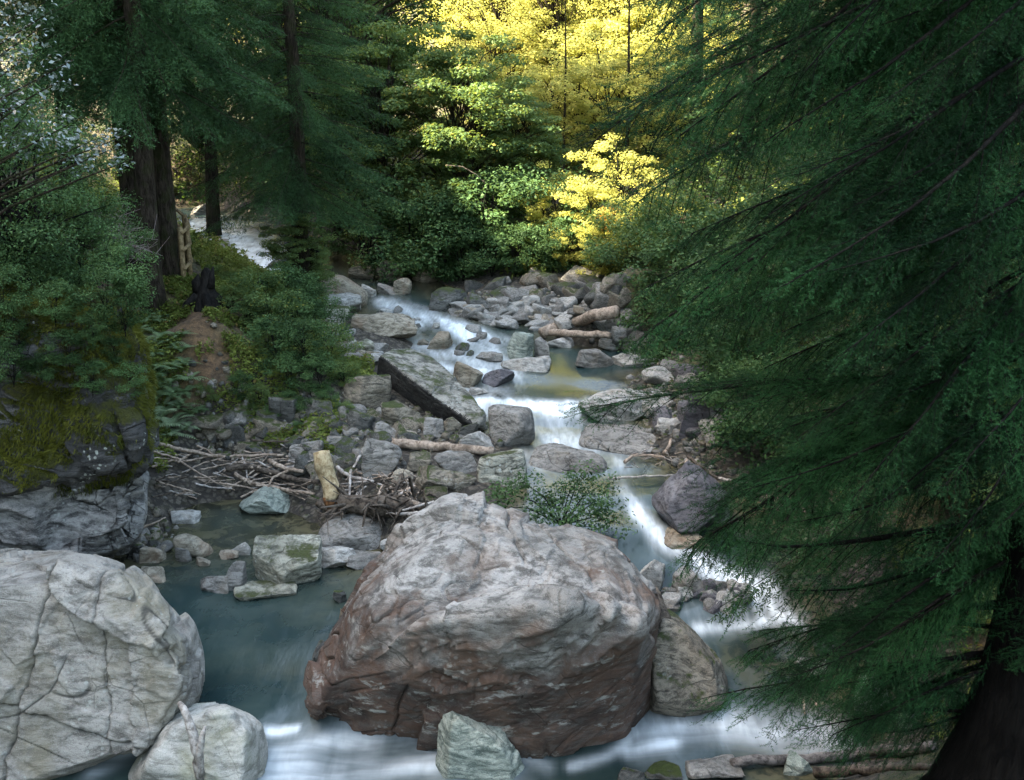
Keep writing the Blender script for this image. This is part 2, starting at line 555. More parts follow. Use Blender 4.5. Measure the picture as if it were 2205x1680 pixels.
BED = -.55
GPX = [(300, 1650, BED), (800, 1640, BED), (1300, 1620, BED), (1700, 1600, -.3), (560, 1540, -.35), (560, 1350, -.35), (450, 1200, -.05), (500, 1130, -.1),
       (720, 1260, -.12), (1600, 1480, -.16), (1600, 1420, -.2), (1550, 1300, -.1), (1620, 1240, 0), (1480, 1190, .1), (1380, 1120, .2), (1350, 1050, .3), (1300, 980, .35),
       (1220, 930, .4), (1200, 893, .45), (1200, 850, .55), (1340, 800, .6), (1100, 780, .65), (1150, 740, .75), (1000, 760, .7), (920, 700, .8),
       (870, 660, .9), (820, 640, .95), (700, 610, 1.1), (620, 590, 1.15), (560, 545, 1.3), (480, 500, 1.4), (440, 470, 1.5),
       (330, 1105, .3), (480, 1040, .35), (650, 1060, .35), (850, 1120, .42), (700, 980, .7), (900, 980, .78), (1000, 1000, .75), (600, 900, .95), (450, 930, .75),
       (800, 880, 1.0), (900, 920, .9), (1040, 1050, .7), (1060, 960, .85), (450, 860, 1.2), (430, 780, 1.7), (440, 690, 2.2), (440, 650, 2.3), (400, 615, 2.35), (340, 720, 1.9),
       (300, 600, 2.6), (560, 650, 2.05), (560, 750, 1.7), (650, 700, 1.6), (700, 640, 1.45), (750, 780, 1.3), (650, 800, 1.5), (480, 600, 2.1), (520, 570, 1.95),
       (420, 520, 2.2), (880, 800, 1.1), (960, 850, .95), (780, 690, 1.4), (860, 730, 1.15),
       (1250, 670, 1.35), (1100, 655, 1.35), (1340, 720, 1.3), (1000, 645, 1.4), (1200, 630, 1.5), (1300, 615, 1.6), (1420, 780, 1.2), (1420, 880, 1.0), (1560, 900, 1.1), (1400, 990, .66)]
GPTS = [tuple(at_z(a, b, z)[:2]) + (z,) for a, b, z in GPX] + [
    (-9, 14, 3.6), (-12, 20, 5.5), (-8, 10, .6), (-8, 5, 2), (-15, 10, 6.5), (-6.2, 12.5, .2), (-6, 9, -.4), (-7, 17, 2.6), (-10, 26, 3.6), (-14, 30, 4.5),
    (4.6, 9.4, .7), (3.4, 6.3, 1.7), (5, 6, 2.5), (2.9, 4.2, 1.6), (1.2, 4.5, -.5), (5, 12, 1.1), (7, 12, 2.6), (5.2, 15, 1.5), (9, 18, 4), (4.6, 20, 1.6), (7, 24, 3), (3.9, 11, .3),
    (0, 30, 2.6), (3, 29, 2.4), (5, 35, 4), (-3, 31, 2.0), (-5, 36, 2.6), (-12, 42, 4), (-18, 34, 2.5), (-9, 40, 3.4), (-30, 20, 6), (25, 10, 6), (25, 40, 7), (0, 60, 6), (25, 70, 6), (-25, 70, 5),
    (0, 100, 12), (60, 60, 16), (-60, 60, 12), (0, -12, -1), (-25, -10, 5), (25, -10, 5), (0, 3, -.6), (-3, 6, -.5), (0, 200, 40), (-120, 150, 40), (120, 150, 40)]
h_f = RBF(GPTS, .5)


def ridge(y):
    """height of the unseen left hill, shaped to keep sun off the near river"""
    sun_notch = 10.5 * sstep(22.6, 23.6, y) * sstep(27.2, 26.2, y)  # notch added so sun reaches the shrubs at the far bar
    return 37 - sun_notch - 30 * sstep(32.5, 36.5, y)  # unseen hill blocks the near sun; its drop lights the far wood


def ground(x, y):
    x, y = np.ravel(np.asarray(x, float)), np.ravel(np.asarray(y, float))
    h = h_f(x, y)
    left = sstep(-11.5, -25, x)
    h = h * (1 - left) + np.maximum(h, ridge(y)) * left  # adds the unseen left hill that blocks the near sun
    right = sstep(11, 30, x)
    h = h + 9 * right
    P = np.stack([x, y, np.zeros_like(x)], 1)
    return h + .10 * fbm(P * .9, 4, 3) + .05 * fbm(P * 4.0, 3, 9)


def surf(x, y):
    return np.maximum(ground(x, y), zw_f(x, y))


def hit(px, py, f=surf):
    d = ray(px, py)
    t = np.linspace(4.0, 75, 900)
    P = np.array([0, 0, CAM_H]) + d[None] * t[:, None]
    g = P[:, 2] - f(P[:, 0], P[:, 1])
    k = np.argmax(g < 0)
    if k == 0:
        k = len(t) - 1
    a = g[k - 1] / max(g[k - 1] - g[k], 1e-9)
    p = P[k - 1] * (1 - a) + P[k] * a
    return p


def gz(x, y):
    return float(ground([x], [y])[0])


def axis(segs):
    out = []
    for a, b, s in segs:
        out.append(np.arange(a, b, s))
    return np.concatenate(out)


def grid_faces(nx, ny):
    i = np.arange(nx * ny).reshape(ny, nx)
    return np.stack([i[:-1, :-1], i[:-1, 1:], i[1:, 1:], i[1:, :-1]], -1).reshape(-1, 4)


def ground_material():
    t = NT("forest_floor")
    pos = t.n("TexCoord").outputs["Object"]
    n1 = t.noise(pos, .9, 5, .6)
    n2 = t.noise(pos, 9, 5, .7)
    n3 = t.noise(pos, 60, 3, .7)
    att = t.n("Attribute", {"attribute_name": "wet"}).outputs["Fac"]
    path = t.n("Attribute", {"attribute_name": "path"}).outputs["Fac"]
    soil = t.mix(t.range(n2, .35, .65), (.03, .022, .014), (.10, .072, .042))
    green = t.mix(t.range(n2, .4, .6), (.022, .03, .008), (.07, .08, .02))
    c = t.mix(t.range(n1, .42, .58), soil, green)
    c = t.mix(t.math('MULTIPLY', path, .9), c, t.mix(t.range(n2, .35, .65), (.06, .035, .017), (.15, .088, .043)))
    wv = t.n("VectorMath", {"operation": 'MULTIPLY_ADD'}, i0=t.n("TexNoise", None, Vector=pos, Scale=7.0, Detail=2.0).outputs["Color"], i1=(.12, .12, .12), i2=pos).outputs[0]
    vc = t.n("TexVoronoi", {"feature": 'F1'}, Vector=wv, Scale=13.0)
    vcs = t.n("SeparateXYZ", None, Vector=vc.outputs["Color"]).outputs[0]
    grav = t.mix(vcs, (.032, .026, .019), (.13, .115, .092))
    grav = t.mix(t.range(vc.outputs["Distance"], .35, .65), grav, (.025, .022, .018))
    grav = t.mix(t.range(n2, .52, .66), grav, (.035, .032, .014))
    c = t.mix(t.range(att, .25, .75), c, grav)
    c = t.mix(t.math('MULTIPLY', t.range(n3, .5, .35), .6), c, (.015, .012, .008))
    hgt = t.math('ADD', t.math('MULTIPLY', n2, .6), t.math('MULTIPLY', n3, .3))
    b = t.n("Bump", None, Height=hgt, Strength=.9, Distance=.08)
    return t.done(t.n("BsdfPrincipled", None, Base_Color=c, Roughness=.95, Normal=b))


def poly_dist(x, y, pts, ysc=1.0):
    P = np.stack([x, y * ysc], 1)
    Q = np.asarray(pts, float)[:, :2] * np.array([1, ysc])
    d = np.full(len(P), 1e9)
    if len(Q) == 1:
        return np.linalg.norm(P - Q[0], axis=1)
    for a, b in zip(Q[:-1], Q[1:]):
        ab = b - a
        s = np.clip(((P - a) @ ab) / max(ab @ ab, 1e-9), 0, 1)
        d = np.minimum(d, np.linalg.norm(P - a - s[:, None] * ab, axis=1))
    return d


def attr(me, name, vals):
    a = me.attributes.new(name, 'FLOAT', 'POINT')
    a.data.foreach_set("value", np.asarray(vals, np.float32))


gx = axis([(-260, -60, 20), (-60, -25, 2.5), (-25, -11, .7), (-11, 9, .1), (9, 25, .8), (25, 60, 2.5), (60, 261, 20)])
gy = axis([(-120, -20, 10), (-20, 3, 1.0), (3, 30, .1), (30, 45, .35), (45, 90, 1.5), (90, 420, 15)])
X, Y = np.meshgrid(gx, gy)
GH = ground(X, Y)
me = make_mesh("ground", np.stack([X.ravel(), Y.ravel(), GH], 1), grid_faces(len(gx), len(gy)), ground_material(), True)
zwv = zw_f(X, Y)
lowmask = sstep(.9, .25, GH - zwv) * (Y.ravel() < 40)
bar = sum(np.exp(-((X.ravel() - hit(a, b)[0]) ** 2 + (Y.ravel() - hit(a, b)[1]) ** 2) / s) for a, b, s in ((700, 960, 2.5), (850, 930, 2.5), (960, 960, 2.5), (600, 960, 2), (1150, 660, 3)))
attr(me, "wet", np.clip(lowmask * .7 + bar, 0, 1))
path_pts = [hit(a, b) for a, b in ((440, 640), (430, 700), (440, 770), (450, 840), (470, 920))]
attr(me, "path", np.exp(-(poly_dist(X.ravel(), Y.ravel(), path_pts) / .6) ** 2))
g = link("ground", me)
g["kind"] = "structure"

# water -------------------------------------------------------------
FOAM = [  # pixel polyline, half width in pixels, strength
    ([(1030, 868), (1130, 872), (1200, 880), (1275, 872)], 13, 1.15), ([(1120, 912), (1250, 935)], 40, .33), ([(1190, 965), (1330, 960)], 35, .45),
    ([(1130, 985), (1240, 1000), (1340, 1000)], 18, .35),
    ([(820, 650), (900, 680), (960, 700), (1000, 725)], 19, .6), ([(960, 690), (1040, 740), (1090, 770), (1110, 800)], 20, .6),
    ([(800, 742), (900, 755), (990, 765), (1070, 790)], 24, .55), ([(900, 780), (1000, 800), (1120, 810)], 10, .45), ([(1000, 840), (1090, 845)], 16, .5),
    ([(830, 690), (900, 705)], 14, .6), ([(1030, 715), (1090, 735)], 12, .5),
    ([(1370, 1105), (1420, 1155), (1500, 1205), (1570, 1245), (1650, 1262)], 22, 1.1), ([(1340, 1050), (1370, 1100)], 22, .35), ([(1480, 1240), (1600, 1280)], 20, .3),
    ([(1500, 990), (1560, 1000), (1640, 1015)], 24, 1.0), ([(1500, 1352), (1600, 1348), (1700, 1330)], 12, .8), ([(1630, 1290), (1660, 1320), (1720, 1335)], 22, .6), ([(1480, 1310), (1600, 1310)], 20, .25),
    ([(620, 1640), (760, 1625), (900, 1640), (1060, 1660)], 66, .72), ([(700, 1600), (940, 1590)], 34, .4), ([(1380, 1590), (1480, 1555), (1590, 1560), (1700, 1585), (1800, 1590)], 38, .72), ([(1230, 1650), (1300, 1630), (1350, 1600)], 12, .8),
    ([(1350, 1620), (1450, 1600)], 14, .6), ([(200, 1660), (260, 1630), (330, 1600)], 20, .6), ([(575, 1573), (640, 1568)], 8, .9), ([(1100, 1610), (1180, 1650)], 18, .4),
    ([(430, 488), (500, 510), (545, 545), (620, 590)], 32, .95), ([(560, 580), (640, 600)], 18, .7), ([(420, 475), (470, 480)], 12, .6)]
wx = axis([(-30, -10, .5), (-10, -6, .14), (-6, 5, .045), (5, 10, .14)])
wy = axis([(2, 7.5, .4), (7.5, 20, .045), (20, 40, .1), (40, 60, 1)])
X, Y = np.meshgrid(wx, wy)
x, y = X.ravel(), Y.ravel()
WZ = zw_f(x, y)
GHw = ground(x, y)
foam = np.zeros(len(x))
for pl, hw, s in FOAM:
    W = [hit(a, b, zw_f) for a, b in pl]
    dist = float(np.mean([np.linalg.norm(q - np.array([0, 0, CAM_H])) for q in W]))
    sl = (CAM_H - W[0][2]) / dist
    wd = hw * dist / F
    ysc = max(sl, .25) * 1.0
    d = poly_dist(x, y, W, ysc)
    foam = np.maximum(foam, foam * .6 + s * np.exp(-(d / wd) ** 2))
P3 = np.stack([x * 3.2 + y * .8, y * .55 - x * .2, WZ * 2], 1)
streak = fbm(P3 * 1.1, 4, 21) + .6 * fbm(P3 * np.array([3.4, 1.6, 2]), 3, 27)
P4 = np.stack([x * .5 + .25 * y, y * 2.6 - x * .5, WZ * 2], 1)           # below the huge boulder the stream runs crosswise
near = sstep(10.2, 9.2, y)
streak = streak * (1 - near) + near * .8 * (fbm(P4 * 1.1, 4, 23) + .4 * fbm(P4 * np.array([1.8, 2.6, 2]), 3, 29))
soft = fbm(np.stack([x * .8, y * .6, x * 0], 1), 3, 33)
foam = np.clip(.85 * foam ** 1.3 * (1 + 1.1 * streak + .7 * soft), 0, 1.0)
fine = fbm(np.stack([x * 5, y * 2.2, x * 0], 1), 3, 41)
WZ2 = WZ + .008 * fbm(np.stack([x * .9, y * .7, x * 0], 1), 3, 5) + (.003 + .06 * np.clip(foam, 0, 1)) * streak * .9 + .012 * foam * fine
depth = np.clip(WZ2 - GHw, 0, 2)
Fc = grid_faces(len(wx), len(wy))
keep = (depth[Fc].max(1) > 0)
Fc = Fc[keep]
used = np.unique(Fc)
remap = np.full(len(x), -1)
remap[used] = np.arange(len(used))


def water_material():
    t = NT("stream_water")
    foamA = t.n("Attribute", {"attribute_name": "foam"}).outputs["Fac"]
    dep = t.n("Attribute", {"attribute_name": "depth"}).outputs["Fac"]
    pos = t.n("TexCoord").outputs["Object"]
    bw = t.n("VectorMath", {"operation": 'MULTIPLY_ADD'}, i0=t.n("TexNoise", None, Vector=pos, Scale=2.5, Detail=3.0).outputs["Color"], i1=(.9, .9, 0), i2=pos).outputs[0]
    bed = t.mix(t.range(t.noise(bw, 3.0, 6, .7), .36, .62), (.016, .017, .011), (.085, .078, .044))
    deep = t.mix(t.range(t.noise(pos, .8, 4, .6), .38, .62), (.010, .026, .028), (.028, .046, .042))
    c = t.mix(t.range(dep, .04, .60), bed, deep)
    n = t.noise(t.n("Mapping", None, Vector=pos, Scale=(2.6, .8, 1), Rotation=(0, 0, R(12))).outputs[0], 1.6, 4, .55, .3)
    b = t.n("Bump", None, Height=n, Strength=.14, Distance=.10)
    wat = t.n("BsdfPrincipled", None, Base_Color=c, Roughness=.2, IOR=1.33, Normal=b)
    fo = t.n("BsdfPrincipled", None, Base_Color=(.66, .72, .76), Roughness=.5, Normal=b)
    ny = t.range(t.n("SeparateXYZ", None, Vector=pos).outputs[1], 10.2, 9.2)
    thx = t.noise(t.n("Mapping", None, Vector=pos, Scale=(1.0, 5.0, 1), Rotation=(0, 0, R(-12))).outputs[0], 1.2, 4, .55, .6)
    thr = t.noise(t.n("Mapping", None, Vector=pos, Scale=(9, 1.3, 1), Rotation=(0, 0, R(8))).outputs[0], 1.5, 4, .6, .5)
    thr = t.math('ADD', t.math('MULTIPLY', thr, t.math('SUBTRACT', 1.0, ny)), t.math('MULTIPLY', thx, ny))
    fm = t.math('MULTIPLY', t.math('MULTIPLY', foamA, t.range(n, .25, .7, .75, 1.15)), t.range(thr, .28, .68, .74, 1.12), True)
    return t.done(t.n("MixShader", None, i0=fm, i1=wat, i2=fo))


me = make_mesh("river_water", np.stack([x, y, WZ2], 1)[used], remap[Fc], water_material(), True)
attr(me, "foam", foam[used])
attr(me, "depth", depth[used])
w = link("river_water", me)
w["kind"] = "structure"

# ------------------------------------------------------------------ rocks
_ico = {}


def ico(level):
    if level not in _ico:
        bm = bmesh.new()
        bmesh.ops.create_icosphere(bm, subdivisions=level, radius=1.0)
        V = np.array([v.co[:] for v in bm.verts])
        Fa = np.array([[v.index for v in f.verts] for f in bm.faces])
        bm.free()
        _ico[level] = (unit(V), Fa)
    return _ico[level]


def hull_planes(P):
    bm = bmesh.new()
    for p in P:
        bm.verts.new(p)
    bmesh.ops.convex_hull(bm, input=list(bm.verts))
    bm.normal_update()
    out = []
    for f in bm.faces:
        n = np.array(f.normal[:])
        d = float(n @ np.array(f.verts[0].co[:]))
        if d < 0:
            n, d = -n, -d
        out.append((*n, max(d, 1e-3)))
    bm.free()
    return np.array(out)


def radial(dirs, planes, p):
    # rounded convex body: 1/r = p-norm of the plane terms
    t = np.maximum(dirs @ planes[:, :3].T, 0) / planes[None, :, 3]
    mx = t.max(1, keepdims=True)
    return 1.0 / (mx[:, 0] * ((t / mx) ** p).sum(1) ** (1.0 / p))


CREASE = None


def rough_up(V, N, size, seed, amp=.05, ridg=.0, cracks=0.0, lean=(.25, -.15), blocks=None, cuts=()):
    """push vertices along their normals: lumps, bedding, broken blocks, steps and cracks"""
    q = V / size
    rough = .25 + .75 * sstep(-.18, .22, pnoise(q * 1.3, seed + 90))        # some faces stay smooth
    d = amp * 1.2 * fbm(q * 1.3, 2, seed) + amp * .22 * rough * fbm(q * 8.0, 3, seed + 5)
    tilt = q.copy()
    tilt[:, 2] += lean[0] * q[:, 0] + lean[1] * q[:, 1]
    wob = np.stack([pnoise(q * 2.2, seed + 2), pnoise(q * 2.2, seed + 3), pnoise(q * 2.2, seed + 4)], 1)
    if ridg:
        hh = tilt[:, 2] * 3.0 + .22 * wob[:, 0] + .25 * pnoise(q * .9, seed + 80)
        saw = hh - np.floor(hh)
        d = d + ridg * rough * (np.minimum(saw * 1.15, 1 - (saw - .87) / .13 * (saw > .87)) - .5) * (.4 + 1.2 * sstep(-.2, .25, wob[:, 1]))
        hh = tilt[:, 2] * 8.5 + .40 * wob[:, 1]
        saw = hh - np.floor(hh)
        d = d + .3 * ridg * rough * (saw - .5) * sstep(-.1, .2, wob[:, 2])
    cre = np.zeros(len(V))
    if cracks:
        bl = cracks if blocks is None else blocks
        wq = tilt * np.array([1.2, 1.2, 1.8]) + .18 * wob
        d = d + bl * 1.6 * (worley_id(wq, seed) - .5)
        w2 = tilt * np.array([3.0, 3.0, 5.2]) + .30 * wob
        d = d + bl * .65 * rough * (worley_id(w2, seed + 3) - .5)
        w3 = tilt * np.array([7.5, 7.5, 13.0]) + .5 * wob
        d = d + bl * .22 * rough ** 2 * (worley_id(w3, seed + 6) - .5)
        for kk, (sc, wd, am) in enumerate(((1.0, .013, 1.0), (2.3, .022, .55))):
            n1 = pnoise(tilt * np.array([.8, .8, 3.4]) * sc + .30 * wob, seed + 40 + kk)
            n2 = pnoise(tilt * np.array([2.2, 2.2, .7]) * sc + .35 * wob, seed + 50 + kk)
            mk = sstep(-.04, .12, pnoise(q * 1.3 * sc, seed + 60 + kk))
            mk2 = sstep(.04, .18, pnoise(q * 1.5 * sc, seed + 70 + kk))
            c1 = np.maximum(np.exp(-(n1 / wd) ** 2) * mk, np.exp(-(n2 / (wd * .7)) ** 2) * mk2)
            cre = np.maximum(cre, c1 * am)
            d = d - cracks * 1.3 * c1 * am
    for (nx, ny, nz, off, wd) in cuts:
        e = q @ np.array([nx, ny, nz]) - off + .10 * wob[:, 0] + .05 * pnoise(q * 6, seed + 95) + .02 * pnoise(q * 17, seed + 96)
        c1 = np.exp(-(e / wd) ** 2)
        cre = np.maximum(cre, c1)
        d = d - .035 * c1 + .012 * np.sign(e) * np.exp(-(e / .25) ** 2)
    global CREASE
    CREASE = cre
    return V + N * (d * size)[:, None]


def vnormals(V, Fa):
    fn = np.cross(V[Fa[:, 1]] - V[Fa[:, 0]], V[Fa[:, 2]] - V[Fa[:, 0]])
    N = np.zeros_like(V)
    for k in range(3):
        np.add.at(N, Fa[:, k], fn)
    return unit(N)


def finish_rock(name, V, Fa, mat, center, label, cat, group):
    me = make_mesh(name, V, Fa, mat, True)
    if CREASE is not None and len(CREASE) == len(V):
        attr(me, "crease", CREASE)
    o = link(name, me, center)
    return tag(o, label, cat, group)


def rock_poly(c, poly, base, tilt, depth, mat, label, level=6, p=60, amp=.04, ridg=0, cracks=0, seed=1, shr=.72, fshift=(0, 0), name="boulder", cat="boulder", group=None, lean=(.25, -.15), extra=(), y0=None, blocks=None, brk=None, low_tilt=0.0, second=None, jit=0.0, cuts=()):
    """a boulder whose outline follows the photo: its foot stands at the waterline point `base`,
    the outline leans back with height, and it has real depth front and back"""
    pts = [cp(c, *q) for q in poly]
    bx, by = cp(c, *base)
    yb = (hit(bx, by)[1] if y0 is None else y0) + depth * .35
    cx, cyy = np.mean([q[0] for q in pts]), np.mean([q[1] for q in pts])

    bk = by if brk is None else cp(c, 0, brk)[1]

    def yy(py):
        return yb + low_tilt * (by - max(py, bk)) + tilt * max(bk - py, 0)
    P = []
    jr = np.random.RandomState(seed + 500)
    for q in pts:
        P.append(at_y(*q, yy(q[1]) + jit * jr.uniform(-.6, .6)))
        f = (cx + (q[0] - cx) * shr + fshift[0], cyy + (q[1] - cyy) * shr + fshift[1])
        P.append(at_y(*f, yy(f[1]) - depth + jit * jr.uniform(-1, 1)))
        g = (cx + (q[0] - cx) * shr, cyy + (q[1] - cyy) * shr)
        P.append(at_y(*g, yy(g[1]) + depth * 1.2))
    for (ex, ey, dy) in extra:
        e = cp(c, ex, ey)
        P.append(at_y(*e, yy(e[1]) + dy))
    P = np.array(P)
    C = (P.max(0) + P.min(0)) / 2
    dirs, Fa = ico(level)
    ext = (P.max(0) - P.min(0)) / 2
    d2 = unit(dirs * ext)
    if second:
        C = C + np.array([0, -.25, -.35])
    r = radial(d2, hull_planes(P - C), p)
    if second:      # a lower block that juts out in front of the upper one
        P2 = np.array([at_y(*cp(c, a, b), yy(cp(c, a, b)[1]) + dy) for a, b, dy in second])
        r = np.maximum(r, radial(d2, hull_planes(P2 - C), p))
    V = d2 * r[:, None]
    size = float(np.max(ext))
    V = rough_up(V, vnormals(V, Fa), size, seed, amp, ridg, cracks, lean, blocks, cuts)
    return finish_rock(name, V, Fa, M[mat], C, label, cat, group)


def rand_planes(rng, n, flat=0.0):
    N = unit(rng.normal(size=(n, 3)))
    d = rng.uniform(.50, 1.0, n)
    N = np.concatenate([N, [[.1, 0, 1], [0, -.2, -1], [1, .1, 0], [-1, 0, .1], [0, 1, 0], [0, -1, .1]]])
    d = np.concatenate([d, [1 - .25 * flat, .9, .95, .95, .95, .95]])
    return np.concatenate([unit(N), d[:, None]], 1)


def rock_at(cx, cyv, zb, a, b, top, mat, label, seed, level=5, ang=40, amp=.05, ridg=.0, cracks=0, yaw=0., group=None, name="boulder", cat="boulder", flat=0.):
    rng = np.random.RandomState(seed)
    dirs, Fa = ico(level)
    c = top * .72
    pl = rand_planes(rng, 11, flat)
    V = dirs * radial(dirs, pl, ang)[:, None]
    V = V / np.abs(V).max(0)
    cs, sn = math.cos(yaw), math.sin(yaw)
    V = V * np.array([a, b, c])
    V = V @ np.array([[cs, sn, 0], [-sn, cs, 0], [0, 0, 1]])
    size = max(a, b, c)
    V = rough_up(V, vnormals(V, Fa), size, seed, amp, ridg, cracks)
    return finish_rock(name, V, Fa, M[mat], (cx, cyv, zb + top - c), label, cat, group)


def rock_box(c, x0, y0, x1, y1, mat, label, seed=None, level=5, ang=45, group=None, name="boulder", cat="boulder", amp=.06, ridg=.03, cracks=.025, bfrac=.42, flat=0.):
    x0, y0 = cp(c, x0, y0)
    x1, y1 = cp(c, x1, y1)
    G = hit((x0 + x1) / 2, y1)
    dist = float(np.linalg.norm(G - np.array([0, 0, CAM_H])))
    th = math.asin((CAM_H - G[2]) / dist)
    a = (x1 - x0) * dist / F / 2
    happ = (y1 - y0) * dist / F
    b = min(bfrac * 2 * a, .62 * happ / math.sin(th))
    top = max((happ - b * math.sin(th)) / math.cos(th), .12 * a)
    seed = seed if seed is not None else int(x0 * 7 + y0 * 13) % 9973
    return rock_at(G[0], G[1] + b * .85, G[2], a * 1.04, b, top, mat, label, seed, level, ang, amp, ridg, cracks, 0., group, name, cat, flat)


# --- large boulders by outline
rock_poly(2, [(-60, 1500), (50, 1310), (160, 1150), (250, 1000), (320, 840), (385, 690), (560, 600), (620, 470), (850, 315), (1000, 350), (1200, 420), (1420, 470), (1560, 475),
              (1700, 530), (1790, 640), (1885, 750), (1885, 860), (1890, 1200), (1870, 1380), (1740, 1540), (1300, 1560), (900, 1520), (400, 1500), (160, 1500)],
          (800, 1330), .0062, .55, 'hero', "huge cracked grey boulder with rusty red lower half in midstream", level=8, p=140, amp=.018, ridg=.045, cracks=.034, blocks=.085, seed=4, shr=.80, fshift=(0, 0),
          extra=[(700, 700, -.75), (1150, 690, -.6), (1560, 700, -.65), (480, 1000, -.75), (1000, 480, -.1)], lean=(-.55, -.2), brk=860, low_tilt=-.0006, jit=.16,
          second=[(300, 1180, -.55), (520, 1020, -.85), (720, 880, -.95), (930, 890, -1.1), (1170, 785, -1.15), (1300, 830, -1.3), (1500, 800, -1.15), (1770, 900, -.8), (1870, 1050, -.3),
                  (60, 1450, -.35), (400, 1490, -.75), (900, 1500, -1.0), (1300, 1540, -1.05), (1720, 1540, -.7), (1850, 1380, -.2), (300, 1100, .6), (1800, 1000, .8), (1000, 760, .6), (1700, 1600, .9), (300, 1600, .9), (1000, 1750, -.6)])
rock_poly(2, [(1850, 800), (1960, 850), (2070, 970), (2180, 1090), (2230, 1250), (2230, 1400), (2000, 1430), (1800, 1380), (1780, 1000)],
          (2050, 1310), .003, .5, 'brown', "brown sloping boulder leaning against the right end of the huge rusty boulder", level=6, p=40, ridg=.03, cracks=.02, seed=6)
rock_poly(2, [(775, 1520), (790, 1330), (830, 1280), (950, 1355), (1080, 1415), (1150, 1500), (1210, 1600), (1210, 1720), (760, 1700)],
          (900, 1500), .0025, .22, 'teal', "wedge-shaped grey-green rock breaking the water before the huge rusty boulder", level=6, p=90, amp=.03, ridg=.05, cracks=.02, seed=8, shr=.7, fshift=(0, 15), y0=9.0)
rock_poly(1, [(-260, 720), (0, 676), (140, 690), (260, 655), (340, 645), (480, 690), (560, 750), (680, 800), (760, 880), (860, 980), (890, 1120), (885, 1250), (850, 1380), (640, 1600), (350, 1700), (0, 1800), (-260, 1800)],
          (500, 1540), .0021, .8, 'pale', "enormous pale grey boulder with a long vertical crack beside the dark pool", level=8, p=80, amp=.03, ridg=.012, cracks=.012, seed=23, shr=.88, fshift=(-10, 20), blocks=.085, jit=.22, cuts=[(1, 0, -.22, -.02, .011), (.25, 0, 1, .28, .008), (1, 0, .15, .60, .008)])
rock_poly(1, [(548, 1660), (640, 1520), (700, 1410), (860, 1340), (1010, 1316), (1110, 1366), (1172, 1430), (1192, 1520), (1185, 1640), (1130, 1760), (600, 1780), (540, 1720)],
          (900, 1690), .0022, .45, 'white', "smooth whitish boulder at the water's edge carrying a leaning grey stick", level=7, p=40, amp=.045, ridg=.012, cracks=.008, blocks=.045, jit=.1, seed=31, shr=.74)
# mossy cliff on the left: overhanging upper rock, layered lower rock
cliff = rock_poly(1, [(-420, -560), (0, -500), (300, -480), (480, -420), (600, -250), (640, -60), (655, 120), (640, 300), (560, 360), (300, 440), (0, 520), (-420, 560)],
          (300, 400), .0012, 1.5, 'cliff', "dark mossy overhanging rock face dotted with white lichen", level=8, p=90, amp=.08, ridg=.03, cracks=.05, blocks=.075, jit=.3, seed=12, shr=.85, name="cliff_rock", cat="cliff", y0=13.3)
rock_poly(1, [(-420, 380), (0, 400), (300, 350), (560, 300), (650, 330), (660, 470), (620, 600), (480, 680), (200, 760), (-420, 900)],
          (400, 680), .0010, 1.1, 'strata', "layered grey rock band below the dark mossy overhang", level=7, p=60, amp=.06, ridg=.06, cracks=.05, blocks=.11, jit=.3, seed=15, shr=.85, name="cliff_rock", cat="cliff", y0=13.2)
# slab
P = np.array([at_y(*cp(7, a, b), yv) for a, b, yv in ((112, 522, 18.6), (300, 670, 17.55), (470, 800, 17.0), (640, 908, 16.65), (190, 488, 19.8), (290, 482, 20.0), (400, 540, 19.2), (520, 648, 18.5), (622, 738, 17.8), (692, 850, 17.15),
                                                      (85, 700, 18.9), (195, 800, 18.4), (415, 950, 17.55), (560, 1000, 17.1), (695, 945, 16.9), (290, 640, 20.6), (520, 790, 19.2), (640, 860, 18.2))])
C = (P.max(0) + P.min(0)) / 2
dirs, Fa = ico(7)
d2 = unit(dirs * (P.max(0) - P.min(0)) / 2)
V = d2 * radial(d2, hull_planes(P - C), 120)[:, None]
N0 = vnormals(V, Fa)
V = rough_up(V, N0, 1.5, 42, .02, .02, .015, (.6, .3), .02)
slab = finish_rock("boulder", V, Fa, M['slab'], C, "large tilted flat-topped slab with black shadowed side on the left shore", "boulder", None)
slab.data.materials.append(M['slab_shade'])    # shade of the undercut side, painted on as near-black stone
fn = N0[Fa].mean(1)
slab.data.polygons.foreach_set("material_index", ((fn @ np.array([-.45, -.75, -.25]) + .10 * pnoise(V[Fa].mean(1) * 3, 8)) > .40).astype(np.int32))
rock_poly(3, [(365, 335), (420, 360), (545, 480), (530, 560), (450, 610), (400, 660), (300, 660), (250, 580), (215, 530), (220, 485), (285, 435)],
          (360, 630), .003, .5, 'purple', "dark purplish pyramid boulder beside the white rapids under the spruce", level=6, p=60, amp=.04, ridg=.04, cracks=.015, seed=51, shr=.66, fshift=(6, 16))
rock_poly(5, [(985, 320), (1020, 200), (1060, 172), (1170, 180), (1260, 235), (1310, 280), (1310, 340), (1260, 400), (1100, 400), (1000, 370)],
          (1200, 350), .005, .7, 'tan', "big smooth tan boulder where the upper rapids meet the left bank", level=6, p=30, amp=.03, ridg=.02, seed=61)

